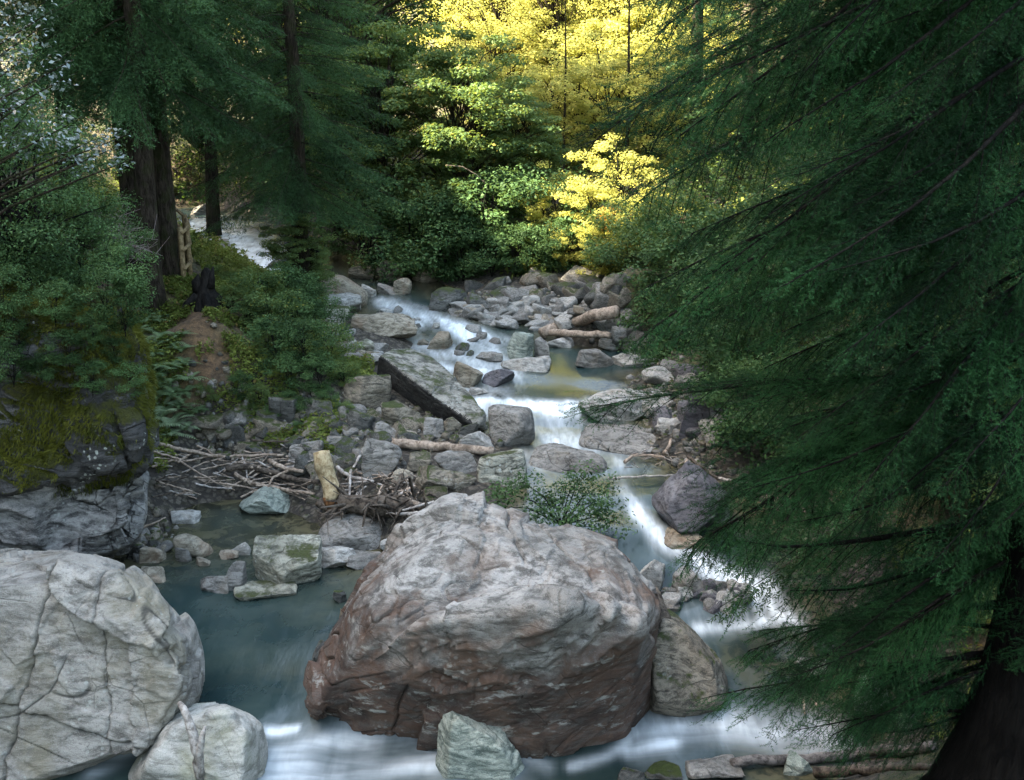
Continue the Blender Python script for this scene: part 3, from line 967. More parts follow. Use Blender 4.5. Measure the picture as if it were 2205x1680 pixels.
B = [  # crop, box, material, label, options
    (7, 368, 368, 526, 500, 'tan', "rounded tan boulder standing alone in the middle of the upper rapids", dict(ang=7)),
    (7, 312, 430, 378, 474, 'brown', "small brown rock touching the rounded tan boulder in the rapids", {}),
    (7, 815, 402, 965, 552, 'teal', "jagged grey-green rock with a pale vein at the head of the olive pool", dict(ang=24, bfrac=.3)),
    (7, 955, 400, 1044, 540, 'grey', "upright grey rock against the jagged grey-green one at the olive pool", dict(ang=22)),
    (7, 785, 535, 1060, 615, 'light', "low pale rock below the jagged grey-green rock", {}),
    (7, 628, 505, 785, 562, 'grey', "flat dark-edged rock awash in the rapids left of the jagged rock", {}),
    (7, 668, 580, 872, 698, 'purple', "dark blue-grey triangular rock at the edge of the upper pool", dict(ang=24)),
    (7, 508, 548, 698, 704, 'tan', "grey and tan sloping rock between tilted slab and dark triangular rock", dict(ang=22)),
    (7, 690, 815, 960, 1035, 'grey', "smooth grey humped boulder just below the tilted slab", dict(ang=9)),
    (7, 545, 938, 752, 1045, 'light', "pale lichened rock behind the right end of the straight log", {}),
    (7, 640, 1010, 968, 1245, 'lichen', "large lichen-mottled boulder under the right end of the straight log", dict(ang=10, level=6)),
    (7, 15, 968, 228, 1195, 'grey', "blocky grey boulder at the left end of the straight log", dict(ang=24)),
    (7, 228, 1058, 390, 1170, 'brown', "brown broken block between blocky grey boulder and lichened boulder", dict(ang=24)),
    (7, 400, 1058, 650, 1185, 'grey', "flat grey slab lying under the straight log", dict(flat=1)),
    (7, 280, 1138, 652, 1305, 'brown', "wide brown-faced boulder with grey top right of the driftwood heap", dict(ang=22, level=6)),
    (7, 830, 188, 992, 285, 'light', "pale rounded boulder topping the far gravel bar", dict(ang=8)),
    (7, 1035, 198, 1108, 252, 'tan', "tan rock catching sunlight behind the far gravel bar", {}),
    (7, 1108, 222, 1195, 256, 'tan', "low tan rock right of the sunlit rock on the far bar", {}),
    (7, 1195, 222, 1308, 325, 'grey', "grey upright boulder at the right end of the far gravel bar", {}),
    (7, 1315, 403, 1488, 498, 'light', "pale peaked boulder below the two driftwood logs", dict(ang=18)),
    (7, 1030, 428, 1208, 484, 'light', "flat whitish slab under the far driftwood logs", dict(flat=1)),
    (7, 1198, 485, 1412, 594, 'grey', "low grey rounded rock at the right edge of the olive pool", dict(ang=16)),
    (7, 1395, 512, 1610, 594, 'light', "flat broken pale rock at the right bank of the olive pool", {}),
    (7, 380, 148, 610, 285, 'dark', "large dark boulder on the far bank under the trees", dict(ang=18)),
    (7, 575, 178, 715, 295, 'dark', "dark leaning slab right of the large dark far boulder", dict(ang=24)),
    (7, 182, 98, 295, 190, 'tan', "tan pointed boulder at the head of the far pool", {}),
    (7, 85, 130, 190, 192, 'grey', "grey rock left of the tan pointed boulder at the far pool", {}),
    (7, 285, 20, 475, 125, 'brown', "round mossy brown boulder beneath the far trees", dict(ang=6)),
    (7, 0, 135, 98, 205, 'light', "pale small boulder behind the big smooth tan boulder", {}),
    (5, 1030, 280, 1255, 372, 'light', "pale ledge rock in front of the big smooth tan boulder", dict(flat=1)),
    (5, 1180, 368, 1550, 505, 'tan', "long layered tan ledge running into the upper rapids", dict(flat=1, ridg=.06, level=6)),
    (5, 1000, 345, 1200, 450, 'lichen', "lichened rock on the left bank above the layered ledge", {}),
    (5, 1195, 130, 1330, 205, 'brown', "brown undercut rock in shade behind the tan boulder", {}),
    (5, 1320, 100, 1480, 215, 'brown', "brown and orange undercut rock beneath the far thicket", {}),
    (7, 1225, 728, 1650, 905, 'light', "broad pale ledge of bedrock right of the white cascade", dict(flat=1, ridg=.05, level=6)),
    (7, 1145, 950, 1725, 1075, 'grey', "wide flat grey shelf with dark cleft below the pale ledge", dict(flat=1, level=6, ang=9)),
    (7, 935, 1030, 1385, 1175, 'grey', "smooth grey rock awash behind the leafy sapling", dict(ang=7, level=6)),
    (7, 1640, 872, 1800, 938, 'light', "jagged pale rock under the spruce tips by the ledge", {}),
    (3, 435, 488, 545, 605, 'teal', "pale greenish rock leaning on the purplish pyramid boulder", {}),
    (3, 148, 738, 312, 875, 'light', "pale split boulder right behind the huge rusty boulder", {}),
    (3, 308, 795, 458, 910, 'grey', "grey square-topped rock beside the lower white rapids", dict(ang=22)),
    (3, 318, 868, 392, 930, 'light', "small pale wedge in front of the square-topped grey rock", {}),
    (3, 240, 620, 460, 705, 'tan', "flat tan rock ledge washed by the rapids below the purplish boulder", dict(flat=1)),
    (3, 900, 1040, 1015, 1160, 'purple', "purplish rock in the water under the hanging spruce branches", {}),
    (3, 1080, 1245, 1225, 1405, 'teal', "round greenish boulder behind hanging branches on the right bank", dict(ang=8)),
    (3, 1500, 850, 1620, 1060, 'lichen', "tall lichened rock on the right bank near the dark trunk", {}),
    (3, 830, 1165, 1020, 1260, 'grey', "grey rock half sunk under the low spruce branches", {}),
    (3, 1235, 880, 1370, 1010, 'purple', "bluish rock on the right bank behind spruce twigs", {}),
    (3, 1260, 1418, 1335, 1485, 'light', "small pale stone on the right bank beside the dark stump", {}),
    (3, 770, 1585, 900, 1660, 'teal', "bluish stone in front of the lower right log", {}),
    (3, 80, 1630, 190, 1690, 'dark', "dark stone just breaking the near water left of the lower log", {}),
    (3, 185, 1618, 340, 1690, 'dark', "wider dark stone just breaking the near water at the photo's edge", {}),
    (3, 380, 1600, 600, 1680, 'grey', "grey low stone awash at the left end of the lower log", {}),
    (3, 330, 60, 450, 240, 'purple', "steep bluish rock face behind the spruce at the cascade", {}),
    (1, 1028, 418, 1282, 525, 'teal', "pale green striped boulder at the back of the dark pool", dict(level=6)),
    (1, 738, 485, 872, 545, 'light', "pinkish pale rock at the left back of the dark pool", {}),
    (1, 770, 593, 918, 700, 'tan', "tan rounded boulder standing in the dark pool", dict(ang=9)),
    (1, 768, 640, 842, 718, 'grey', "greyer stone leaning on the front of the tan pool boulder", {}),
    (1, 850, 698, 922, 738, 'tan', "small tan stone in front of the tan pool boulder", {}),
    (1, 618, 648, 712, 724, 'tan', "tan leaning stone at the pool's left edge under the cliff", {}),
    (1, 1080, 645, 1392, 838, 'lichen', "large square lichen-crusted block in the middle of the pool", dict(ang=26, level=6)),
    (1, 1180, 632, 1384, 685, 'light', "flat pale stone capping the square lichened block", dict(flat=1)),
    (1, 1018, 632, 1104, 684, 'light', "small pale stone at the upper left corner of the square block", {}),
    (1, 985, 730, 1088, 848, 'grey', "grey stone leaning on the left side of the square block", {}),
    (1, 858, 768, 1004, 855, 'grey', "dark grey angular stone left of the square block in the pool", {}),
    (1, 1012, 825, 1285, 890, 'lichen', "low flat rock barely out of the pool before the square block", dict(flat=1)),
    (1, 960, 670, 1045, 704, 'tan', "low brownish stone left of the square block's top", {}),
    (2, 165, 388, 545, 572, 'grey', "long smooth grey boulder between pool and huge rusty boulder", dict(ang=8, level=6)),
    (2, 165, 522, 395, 640, 'light', "pale crumpled rock in front of the long smooth boulder", {}),
    (2, 330, 568, 490, 642, 'grey', "small grey rock at the shoulder of the huge rusty boulder", {}),
    (2, 495, 470, 600, 560, 'light', "pale broken stone wedged behind the huge boulder's left shoulder", {}),
    (1, 600, 738, 730, 806, 'tan', "pale flat stone behind the top of the enormous pale boulder", {}),
    (2, 262, 742, 328, 805, 'dark', "small black stone by the upper left side of the huge boulder", {}),
    (2, 148, 1008, 238, 1120, 'dark', "black round stone by the lower left side of the huge boulder", dict(ang=8)),
    (2, 285, 830, 325, 895, 'tan', "little orange-brown stone stuck to the huge boulder's left edge", {}),
    (1, 380, 590, 470, 705, 'grey', "grey wedge stone in the cleft under the layered cliff", {}),
    (1, 470, 610, 560, 690, 'grey', "darker stone right of the grey wedge in the cliff cleft", {}),
    (1, 545, 545, 622, 660, 'grey', "upper stone of the little heap at the cliff foot", {}),
    (1, 560, 640, 625, 710, 'dark', "lowest dark stone of the heap at the cliff foot", {}),
    (5, 785, 818, 925, 975, 'dark', "dark boulder at the foot of the brown path slope", {}),
    (5, 925, 800, 1115, 965, 'dark', "dark mossy boulder below the shrubs on the left bank", {}),
    (5, 955, 938, 1085, 1045, 'brown', "brown-grey boulder behind the yellow log", {}),
    (5, 875, 1030, 1062, 1205, 'grey', "big grey boulder directly behind the yellow log", dict(ang=16, level=6)),
    (5, 1185, 878, 1355, 1005, 'dark', "dark round boulder beneath the brown bank by the slab", {}),
    (5, 1335, 958, 1455, 1065, 'grey', "grey stone above the left end of the straight log", {}),
    (5, 1355, 848, 1590, 990, 'brown', "broken brown rock pressed under the dark side of the slab", {}),
    (5, 1150, 690, 1410, 900, 'brown', "long brown mossy slab leaning left of the tilted slab", dict(ang=22, level=6)),
    (5, 1065, 1028, 1165, 1115, 'grey', "grey wedge right of the boulder behind the yellow log", {}),
    (5, 1145, 1110, 1300, 1205, 'brown', "brown stone right of the top of the yellow log", {}),
    (5, 1395, 1200, 1535, 1285, 'tan', "tan flat stone below the blocky grey boulder", {}),
    (5, 615, 968, 755, 1065, 'brown', "brownish boulder above the left of the driftwood heap", {}),
    (5, 468, 1018, 550, 1070, 'light', "small pale stone at the foot of the ferns", {}),
    (5, 495, 948, 625, 1025, 'tan', "tan earthy boulder at the bottom of the brown path", {}),
    (5, 1470, 985, 1560, 1055, 'tan', "tan block above the straight log", {}),
    (5, 1590, 940, 1700, 1045, 'grey', "grey block between tan block and dark pebbles above the log", {}),
    (5, 1690, 930, 1790, 1020, 'brown', "rust-brown stone below the nose of the slab", {}),
    (5, 1770, 955, 1880, 1045, 'dark', "dark stone at the lower right foot of the slab", {}),
    (5, 1240, 590, 1400, 660, 'light', "pale rubble stone above the upper edge of the slab", {}),
    (5, 1190, 520, 1330, 600, 'lichen', "lichened stone on the left bank by the short pale log", {}),
    (5, 1650, 1100, 1760, 1180, 'light', "light stone between straight log and lichened boulder", {}),
    (5, 1560, 1290, 1720, 1400, 'brown', "brown stone below the wide brown-faced boulder", {}),
    (7, 1500, 455, 1600, 525, 'light', "white stone at the water's edge under the right thicket", {}),
    (7, 640, 400, 700, 440, 'grey', "small grey rock awash above the jagged rock", {}),
    (7, 385, 345, 440, 380, 'light', "little pale rock just behind the rounded tan boulder", {}),
    (7, 95, 268, 175, 310, 'light', "pale stone at the left edge of the upper rapids", {}),
    (7, 600, 705, 720, 745, 'light', "low pale stone below the dark triangular rock", {}),
    (4, 900, 1000, 985, 1040, 'grey', "grey rock in the distant left rapids", {}),
    (4, 940, 1060, 1020, 1105, 'light', "pale rock in the distant left rapids above the little tree", {}),
    (4, 1180, 1130, 1300, 1185, 'purple', "dark flat rock at the end of the distant left rapids", {}),
    (4, 840, 900, 930, 955, 'grey', "grey rock at the far bend behind the trunks", {}),
]
for i, (c, x0, y0, x1, y1, mat, lab, kw) in enumerate(B):
    rock_box(c, x0, y0, x1, y1, mat, lab, seed=100 + i * 7, **kw)

# --- countable rubble: small individual stones
rng = random.Random(5)


def rubble(n, region, sizes, mats, label, group, squash=.6):
    protos = []
    for k in range(5):
        dirs, Fa = ico(4)
        r2 = np.random.RandomState(300 + k * 11 + n)
        V = dirs * radial(dirs, rand_planes(r2, 9), 40)[:, None] * np.array([1, .8, squash])
        V = rough_up(V, vnormals(V, Fa), 1.0, 40 + k, .06, .03)
        protos.append(V)
    meshes = {}
    for i in range(n):
        px, py = region(rng)
        s = rng.uniform(*sizes)
        G = hit(px, py)
        mt = rng.choice(mats)
        k = rng.randrange(5)
        if (k, mt) not in meshes:
            meshes[(k, mt)] = make_mesh("stone", protos[k], ico(4)[1], M[mt], True)
        o = link("stone", meshes[(k, mt)], (G[0], G[1], G[2] + s * .12))
        o.scale = (s, s * rng.uniform(.7, 1.1), s * rng.uniform(.7, 1.2))
        o.rotation_euler = (rng.uniform(-.3, .3), rng.uniform(-.3, .3), rng.uniform(0, 6.3))
        tag(o, label, "stone", group)


def inpoly(c, poly):
    pts = [cp(c, *q) for q in poly]
    xs, ys = [p[0] for p in pts], [p[1] for p in pts]

    def f(r):
        while True:
            x, y = r.uniform(min(xs), max(xs)), r.uniform(min(ys), max(ys))
            ins = False
            for (x1, y1), (x2, y2) in zip(pts, pts[1:] + pts[:1]):
                if (y1 > y) != (y2 > y) and x < (x2 - x1) * (y - y1) / (y2 - y1) + x1:
                    ins = not ins
            if ins:
                return x, y
    return f


rubble(120, inpoly(7, [(480, 280), (600, 240), (820, 230), (1200, 240), (1320, 290), (1180, 350), (1000, 400), (760, 370), (640, 330)]), (.07, .34), ['light', 'grey', 'grey', 'light', 'tan'],
       "pale jumbled stone on the far gravel bar", "stones of the far gravel bar", .42)
rubble(75, inpoly(5, [(450, 950), (640, 880), (800, 930), (1150, 900), (1500, 960), (1850, 1010), (1850, 1080), (1450, 1060), (1250, 1230), (1000, 1200), (700, 1110), (460, 1060)]), (.10, .28), ['brown', 'dark', 'grey', 'brown', 'dark'],
       "small loose stone of the rubble bank above the driftwood heap", "rubble stones on the left bank")
rubble(30, inpoly(3, [(250, 900), (330, 880), (620, 870), (620, 940), (480, 960), (420, 930), (300, 960)]), (.06, .17), ['grey', 'light', 'purple'],
       "small stone of the cobble patch beside the lower rapids", "cobbles by the lower rapids")
rubble(26, inpoly(5, [(1000, 330), (1200, 480), (1250, 600), (1400, 560), (1260, 680), (1180, 620), (980, 420)]), (.12, .3), ['light', 'tan', 'grey', 'lichen'],
       "loose stone along the left shore beside the upper rapids", "stones along the left shore")
rubble(36, inpoly(0, [(1010, 615), (1180, 590), (1310, 590), (1340, 660), (1240, 650), (1060, 650)]), (.15, .4), ['brown', 'dark', 'grey'],
       "dark stone in the shade behind the far gravel bar", "dark stones behind the far bar", .7)
rubble(30, inpoly(0, [(1400, 780), (1470, 800), (1560, 930), (1540, 1000), (1440, 960), (1400, 880)]), (.12, .38), ['light', 'grey', 'purple'],
       "stone in the shade of the spruces beside the pale ledges", "stones beside the pale ledges", .6)
rubble(26, inpoly(7, [(1320, 330), (1480, 320), (1560, 480), (1640, 560), (1600, 600), (1480, 500), (1400, 430)]), (.12, .3), ['light', 'grey'],
       "loose stone at the right shore below the green thicket", "stones along the right shore")
rubble(9, inpoly(7, [(60, 250), (300, 290), (560, 350), (780, 420), (840, 560), (640, 600), (420, 540), (330, 420), (100, 310)]), (.10, .24), ['grey', 'dark', 'light', 'grey'],
       "small rock awash in the upper rapids", "rocks awash in the upper rapids", .55)
rubble(16, inpoly(1, [(620, 560), (720, 600), (720, 740), (600, 720)]), (.07, .16), ['grey', 'tan', 'dark'],
       "small stone at the pool's edge under the cliff", "stones under the cliff")

# --- fine gravel packed between the stones: uncountable, one object
rgv = np.random.RandomState(17)
dirs, Fa = ico(1)
GV, GF = [], []
k = 0
for c, poly, n in ((5, [(440, 940), (640, 880), (1150, 900), (1850, 1010), (1850, 1100), (1450, 1080), (1250, 1250), (1000, 1220), (700, 1120), (420, 1080)], 900),
                   (7, [(470, 270), (820, 220), (1320, 260), (1330, 320), (1180, 360), (1000, 410), (640, 340)], 700),
                   (7, [(1600, 600), (1700, 560), (2000, 1100), (1800, 1100), (1640, 900)], 350), (3, [(240, 890), (620, 870), (640, 960), (280, 980)], 300), (1, [(600, 540), (740, 600), (740, 760), (590, 740)], 250)):
    reg = inpoly(c, poly)
    for i in range(n):
        px, py = reg(rng)
        # sample the ground directly instead of marching a ray for every pebble
        if i % 10 == 0:
            G = hit(px, py)
        x, y = G[0] + rgv.normal() * .35, G[1] + rgv.normal() * .45
        GV.append((x, y, rgv.uniform(.025, .075)))
GV = np.array(GV)
gz_all = ground(GV[:, 0], GV[:, 1])
ok = gz_all > zw_f(GV[:, 0], GV[:, 1]) - .12
GV, gz_all = GV[ok], gz_all[ok]
sc = GV[:, 2:3] * rgv.uniform(.7, 1.3, (len(GV), 3))
jj = 1 + .35 * rgv.uniform(-1, 1, (len(GV), len(dirs), 1))
VV = dirs[None] * sc[:, None] * jj + np.concatenate([GV[:, :2], (gz_all + GV[:, 2] * .25)[:, None]], 1)[:, None]
FF = (Fa[None] + (np.arange(len(GV)) * len(dirs))[:, None, None]).reshape(-1, 3)
go = link("gravel", make_mesh("gravel", VV, FF, [M['brown'], M['dark'], M['grey']], False, np.repeat(rgv.choice([0, 0, 1, 2], len(GV)), len(Fa))))
go["kind"] = "stuff"

# ------------------------------------------------------------------ vegetation builders


def conifer_branch(rng, L, nsec, tsp, nsp, nlen, nwid, droop=.25, hang=.3, reach=.36, bare=.12, fill=1.0, along=.75, wig=.03, roll=0.):
    """one branch along +X: needle triangles and stem lines; flat spray that hangs"""
    ph = rng.uniform(0, 6)

    def axp(t):
        t = np.asarray(t, float)
        return np.stack([L * t, wig * L * (np.sin(t * 4 + ph) - math.sin(ph)), L * (-droop * t ** 1.6 + .12 * np.maximum(t - .7, 0))], -1)
    stems = [(axp(np.linspace(0, 1, 8)), np.linspace(.0065 * L, .002, 8))]
    To, Td, Tl = [], [], []
    up = np.array([0, 0, 1.0])
    for i in range(nsec):
        t = (i + .5 + rng.uniform(-.3, .3)) / nsec
        o = axp(t)
        ad = unit(axp(min(t + .02, 1.02)) - axp(t - .02))
        for sgn in (-1, 1):
            if rng.uniform() > fill:
                continue
            a = R(rng.uniform(38, 68)) * (1 - .35 * t)
            d = unit(np.array([math.cos(a), sgn * math.sin(a), -hang * rng.uniform(.5, 1.5)]) + ad * .3)
            ln = L * reach * ((1 - t) ** .75) * float(sstep(bare * .4, bare + .22, t)) * (rng.uniform(.6, 1.15) if not roll else rng.uniform(.25, 1.35)) + .05 * L * float(t > bare)
            if ln < .06:
                continue
            m = max(2, int(ln / tsp))
            ss = (np.arange(m) + rng.uniform(.2, .8, m)) / m
            sag = np.stack([np.zeros(m), np.zeros(m), -hang * .6 * ln * ss ** 2], 1)
            po = o + d * (ss * ln)[:, None] + sag
            stems.append((np.array([o, o + d * ln * .5 + [0, 0, -hang * .15 * ln], o + d * ln + [0, 0, -hang * .6 * ln]]), np.array([.0045, .003, .0015]) * (L / 3) ** .5))
            sidev = unit(np.cross(d, up))
            for s2 in (-1, 1):
                if roll:
                    ra = rng.uniform(-roll, roll, m)[:, None]
                    sv = sidev * np.cos(ra) + np.cross(d, sidev) * np.sin(ra)
                else:
                    sv = sidev
                aa = np.radians(rng.uniform(30, 60, m))
                td = d * np.cos(aa)[:, None] + s2 * sv * np.sin(aa)[:, None] + np.stack([np.zeros(m), np.zeros(m), -hang * rng.uniform(.3, 1.3, m)], 1)
                tl = (.20 * math.sqrt(ln) * (1 - .55 * ss) + .03) * rng.uniform(.6, 1.2, m)
                To.append(po)
                Td.append(unit(td))
                Tl.append(tl)
            To.append((o + d * ln * .9)[None])
            Td.append(d[None])
            Tl.append(np.array([.18 * math.sqrt(ln) + .03]))
    To, Td, Tl = np.concatenate(To), np.concatenate(Td), np.concatenate(Tl)
    k = np.maximum(2, (Tl / nsp).astype(int))
    idx = np.repeat(np.arange(len(Tl)), k)
    off = np.concatenate([(np.arange(n) + .5) / n for n in k])
    n = len(idx)
    d = Td[idx]
    base = To[idx] + d * (off * Tl[idx])[:, None]
    rnd = rng.normal(size=(n, 3))
    rnd[:, 2] *= .55
    nd = unit(d * along + unit(rnd - d * (rnd * d).sum(1, keepdims=True)) * .85)
    wv = unit(np.cross(nd, rng.normal(size=(n, 3))))
    ln = nlen * rng.uniform(.7, 1.25, n)[:, None]
    tri = np.stack([base + wv * nwid * .5, base - wv * nwid * .5, base + nd * ln], 1)
    return tri, stems


def xform(tri, yaw, pitch, scale, loc, roll=0.0):
    m = np.array(Matrix.Rotation(yaw, 3, 'Z') @ Matrix.Rotation(-pitch, 3, 'Y') @ Matrix.Rotation(roll, 3, 'X'))
    return (tri.reshape(-1, 3) * scale) @ m.T + loc


def conifer_meshes(name, seed, H, z0, Lmax, nb, lod, needle, bark, r0=.22, tip=.25, lowdroop=-18, topdroop=25, hang=.3):
    rng = np.random.RandomState(seed)
    L = 3.0
    temps = [conifer_branch(rng, L, *lod, hang=hang) for _ in range(4)]
    crown, wood = Soup(), Soup()
    zz = np.linspace(-.6, H, 14)
    wob = np.stack([.04 * np.sin(zz * .7 + seed), .04 * np.cos(zz * .6 + seed), zz], 1)
    wood.tube(wob, r0 * np.clip(1 - .85 * zz / H, .06, 1.3) * (1 + .5 * np.exp(-np.maximum(zz, 0) / .35)), 12, .12, seed)
    tris = []
    for i in range(nb):
        f = (i + rng.uniform(0, 1)) / nb
        z = z0 + (H - z0) * f ** 1.15
        ll = (Lmax * (1 - f) ** .8 * float(.75 + .25 * sstep(0, .15, f)) + tip) * rng.uniform(.75, 1.12)
        tri, stems = temps[rng.randint(4)]
        yaw, pt = i * 2.39996 + rng.uniform(-.5, .5), R(lowdroop + (topdroop - lowdroop) * f + rng.uniform(-8, 8))
        s = ll / L
        tris.append(xform(tri, yaw, pt, s, (0, 0, z), rng.uniform(-.3, .3)))
        for k, (pts, rad) in enumerate(stems[:1]):
            wood.tube(xform(pts, yaw, pt, s, (0, 0, z)), np.maximum(rad * s, .004), 4, cap=False)
    crown.tris(np.concatenate(tris))
    return crown.mesh(name + "_crown", needle), wood.mesh(name + "_trunk", bark, True)


def leaf_quads(rng, C, N, size, asp=.55):
    n = len(C)
    t = unit(np.cross(N, rng.normal(size=(n, 3))))
    b = np.cross(N, t)
    s = size * rng.uniform(.6, 1.3, n)[:, None]
    fold = N * s * .12
    return np.stack([C - t * s * .5, C + b * s * asp * .5 + fold, C + t * s * .5 - fold * .8, C - b * s * asp * .5 + fold], 1)


def clump_leaves(rng, center, rad, m, size, flat=.45, upw=1.0):
    v = unit(rng.normal(size=(m, 3))) * (rng.uniform(0, 1, m) ** .45)[:, None]
    P = center + v * rad * np.array([1, 1, flat])
    N = unit(np.array([0, 0, upw]) + v * .6 + rng.normal(size=(m, 3)) * .55)
    return leaf_quads(rng, P, N, size)


def broadleaf_meshes(name, seed, H, Rc, z0, nclump, mleaf, size, leaf, bark, r0=.08, clump=.42, flat=.45, stems=1, lean=0., tubes=True):
    rng = np.random.RandomState(seed)
    crown, wood = Soup(), Soup()
    cs = []
    hc = (H - z0) / 2
    for i in range(nclump):
        v = unit(rng.normal(size=3))
        r = rng.uniform(.25, 1.0) ** .5
        rr = Rc * (1 + .35 * float(pnoise(np.array([v * 1.6]), seed)[0]) * 2)
        c = np.array([v[0] * r * rr + lean * Rc, v[1] * r * rr, z0 + hc + v[2] * r * hc * (1 + .2 * rng.uniform(-1, 1))])
        cs.append(c)
        crown.quads(clump_leaves(rng, c, Rc * clump * rng.uniform(.6, 1.2), int(mleaf * rng.uniform(.6, 1.3)), size, flat))
    bases = []
    for s in range(stems):
        a = rng.uniform(0, 6.28)
        top = np.array([math.cos(a) * Rc * .25 * (stems > 1) + lean * Rc * .6, math.sin(a) * Rc * .25 * (stems > 1), H * .82])
        zz = np.linspace(-.05, 1, 9)[:, None]
        pts = zz * top + np.stack([np.sin(zz[:, 0] * 5 + a), np.cos(zz[:, 0] * 4 + a), 0 * zz[:, 0]], 1) * .03 * H * np.clip(zz, 0, 1)
        wood.tube(pts, r0 * (1 - .8 * np.clip(zz[:, 0], 0, 1)) * (1.0 if stems == 1 else .6), 7, .1, seed + s)
        bases.append(pts)
    if tubes:
        for c in cs:
            bp = bases[rng.randint(len(bases))]
            k = int(np.clip(round((c[2] - .25 * H) / (H * .82) * 8), 2, 7))
            a = bp[k]
            mid = (a + c) / 2 + [0, 0, .06 * H]
            wood.tube(np.array([a, mid, c]), np.array([r0 * .3, r0 * .2, r0 * .08]), 4, cap=False)
    return crown.mesh(name + "_crown", leaf), wood.mesh(name + "_trunk", bark, True)


def plant(name, meshes, loc, label, cat, group=None, rotz=0., scale=1., parts=("crown", "trunk")):
    t = thing(name, label, cat, loc, group, rotz, scale)
    for pn, me in zip(parts, meshes):
        link(pn, me, (0, 0, 0), t)
    return t


# LOD tuples: secondaries, tertiary spacing, needle spacing, needle length, needle width
LOD_NEAR = (30, .05, .0042, .021, .0042)
LOD_MID = (24, .085, .026, .06, .017)
LOD_FAR = (14, .16, .08, .12, .034)

# ---- the big spruce at the right edge: every limb is a part
rngN = np.random.RandomState(77)
BR = []
for k in range(5):
    tri, stems = conifer_branch(rngN, 3.0, *LOD_NEAR, droop=.16 + .05 * k, hang=.42, reach=.40, bare=.2, fill=.72, along=.42, wig=.05, roll=.9)
    sp = Soup()
    sp.tris(tri)
    for j, (pts, rad) in enumerate(stems):
        sp.tube(pts, rad * (1.6 if j == 0 else 1.0), 5 if j == 0 else 3, cap=False)
    n_t = len(tri)
    me = sp.mesh("spruce_limb", [M['needle_near'], M['twig']])
    mi = np.zeros(len(me.polygons), np.int32)
    mi[n_t:] = 1
    me.polygons.foreach_set("material_index", mi)
    BR.append(me)
BARE = []
for k in range(3):
    tri, stems = conifer_branch(rngN, 3.0, 17, .2, .2, .02, .004, droop=.2, hang=.35, reach=.40, bare=.1, fill=.7)
    sp = Soup()
    for j, (pts, rad) in enumerate(stems):
        sp.tube(pts, rad * (1.2 if j == 0 else .9), 5 if j == 0 else 3, cap=False)
    BARE.append(sp.mesh("bare_limb", M['bark_dark']))


DROOPS = [.16 + .05 * k for k in range(5)]


def big_spruce(loc, label, r0, H, tips, seed):
    rng = np.random.RandomState(seed)
    t = thing("spruce_tree", label, "tree", loc)
    wd = Soup()
    zz = np.concatenate([np.linspace(-2.2, 1.5, 9), np.linspace(2, H, 10)])
    fl = r0 * np.clip(1 - .8 * np.maximum(zz, 0) / H, .05, 1) * (1 + 2.3 * np.exp(-np.maximum(zz + .55, 0) / .6))
    wd.tube(np.stack([.03 * np.sin(zz), .03 * np.cos(zz * 1.3), zz], 1), fl, 18, .16, seed)
    link("trunk", wd.mesh("spruce_trunk", M['bark_dark'], True), (0, 0, 0), t)
    for (px, py, y, bare) in tips:
        tip = at_y(px, py, y) - np.array(loc)
        hor = math.hypot(tip[0], tip[1])
        st = np.array([0, 0, max(tip[2] + hor * rng.uniform(.35, .85), .5)])
        v = tip - st
        ln = float(np.linalg.norm(v))
        k = rng.randint(5) if not bare else rng.randint(3)
        dr = DROOPS[k] if not bare else .2
        o = link("bare_limb" if bare else "limb", (BARE if bare else BR)[k], tuple(st), t)
        pt = math.atan2(v[2], hor) + math.atan(dr * .85)
        o.rotation_euler = Euler((rng.uniform(-.7, .7), -pt, math.atan2(v[1], v[0])), 'XYZ')
        sc = ln / 3.0
        wd2 = max(sc, .62) * rng.uniform(.85, 1.1)
        o.scale = (sc, wd2, wd2)
    return t


EDGE = [(-300, 1420), (100, 1400), (380, 1390), (620, 1410), (800, 1440), (980, 1520), (1080, 1610), (1180, 1530), (1260, 1680), (1380, 1640), (1500, 1600), (1600, 1700), (1700, 1750)]
tips = []
rr = np.random.RandomState(9)
ex, ev = [e[0] for e in EDGE], [e[1] for e in EDGE]
for i in range(76):
    py = -260 + 1840 * ((i * .618034) % 1.0) ** .9
    e = float(np.interp(py, ex, ev))
    u = rr.uniform(0, 1) ** 1.5
    px = e + 30 + u * 560
    tips.append((px, py, rr.uniform(6.0, 8.6) - .9 * u, False))
for (px, py, y) in [(1500, 1190, 8.2), (1540, 1170, 8.4), (1600, 1010, 8.4), (1460, 960, 8.6), (1640, 1390, 7.6), (1600, 1500, 7.4), (1690, 1290, 7.8), (1700, 1600, 6.9), (1760, 1450, 7.0), (1800, 1560, 6.6)]:
    tips.append((px, py, y, False))
for i in range(26):      # short hanging limbs close to the stem
    tips.append((rr.uniform(1640, 2180), rr.uniform(-100, 1150), rr.uniform(5.2, 7.4), False))
for i in range(9):
    tips.append((rr.uniform(1650, 2050), rr.uniform(150, 1250), rr.uniform(5.4, 7.6), True))
big_spruce((3.18, 6.15, 1.5), "big dark foreground spruce whose limbs sweep across the river's right side", .36, 15, tips, 3)

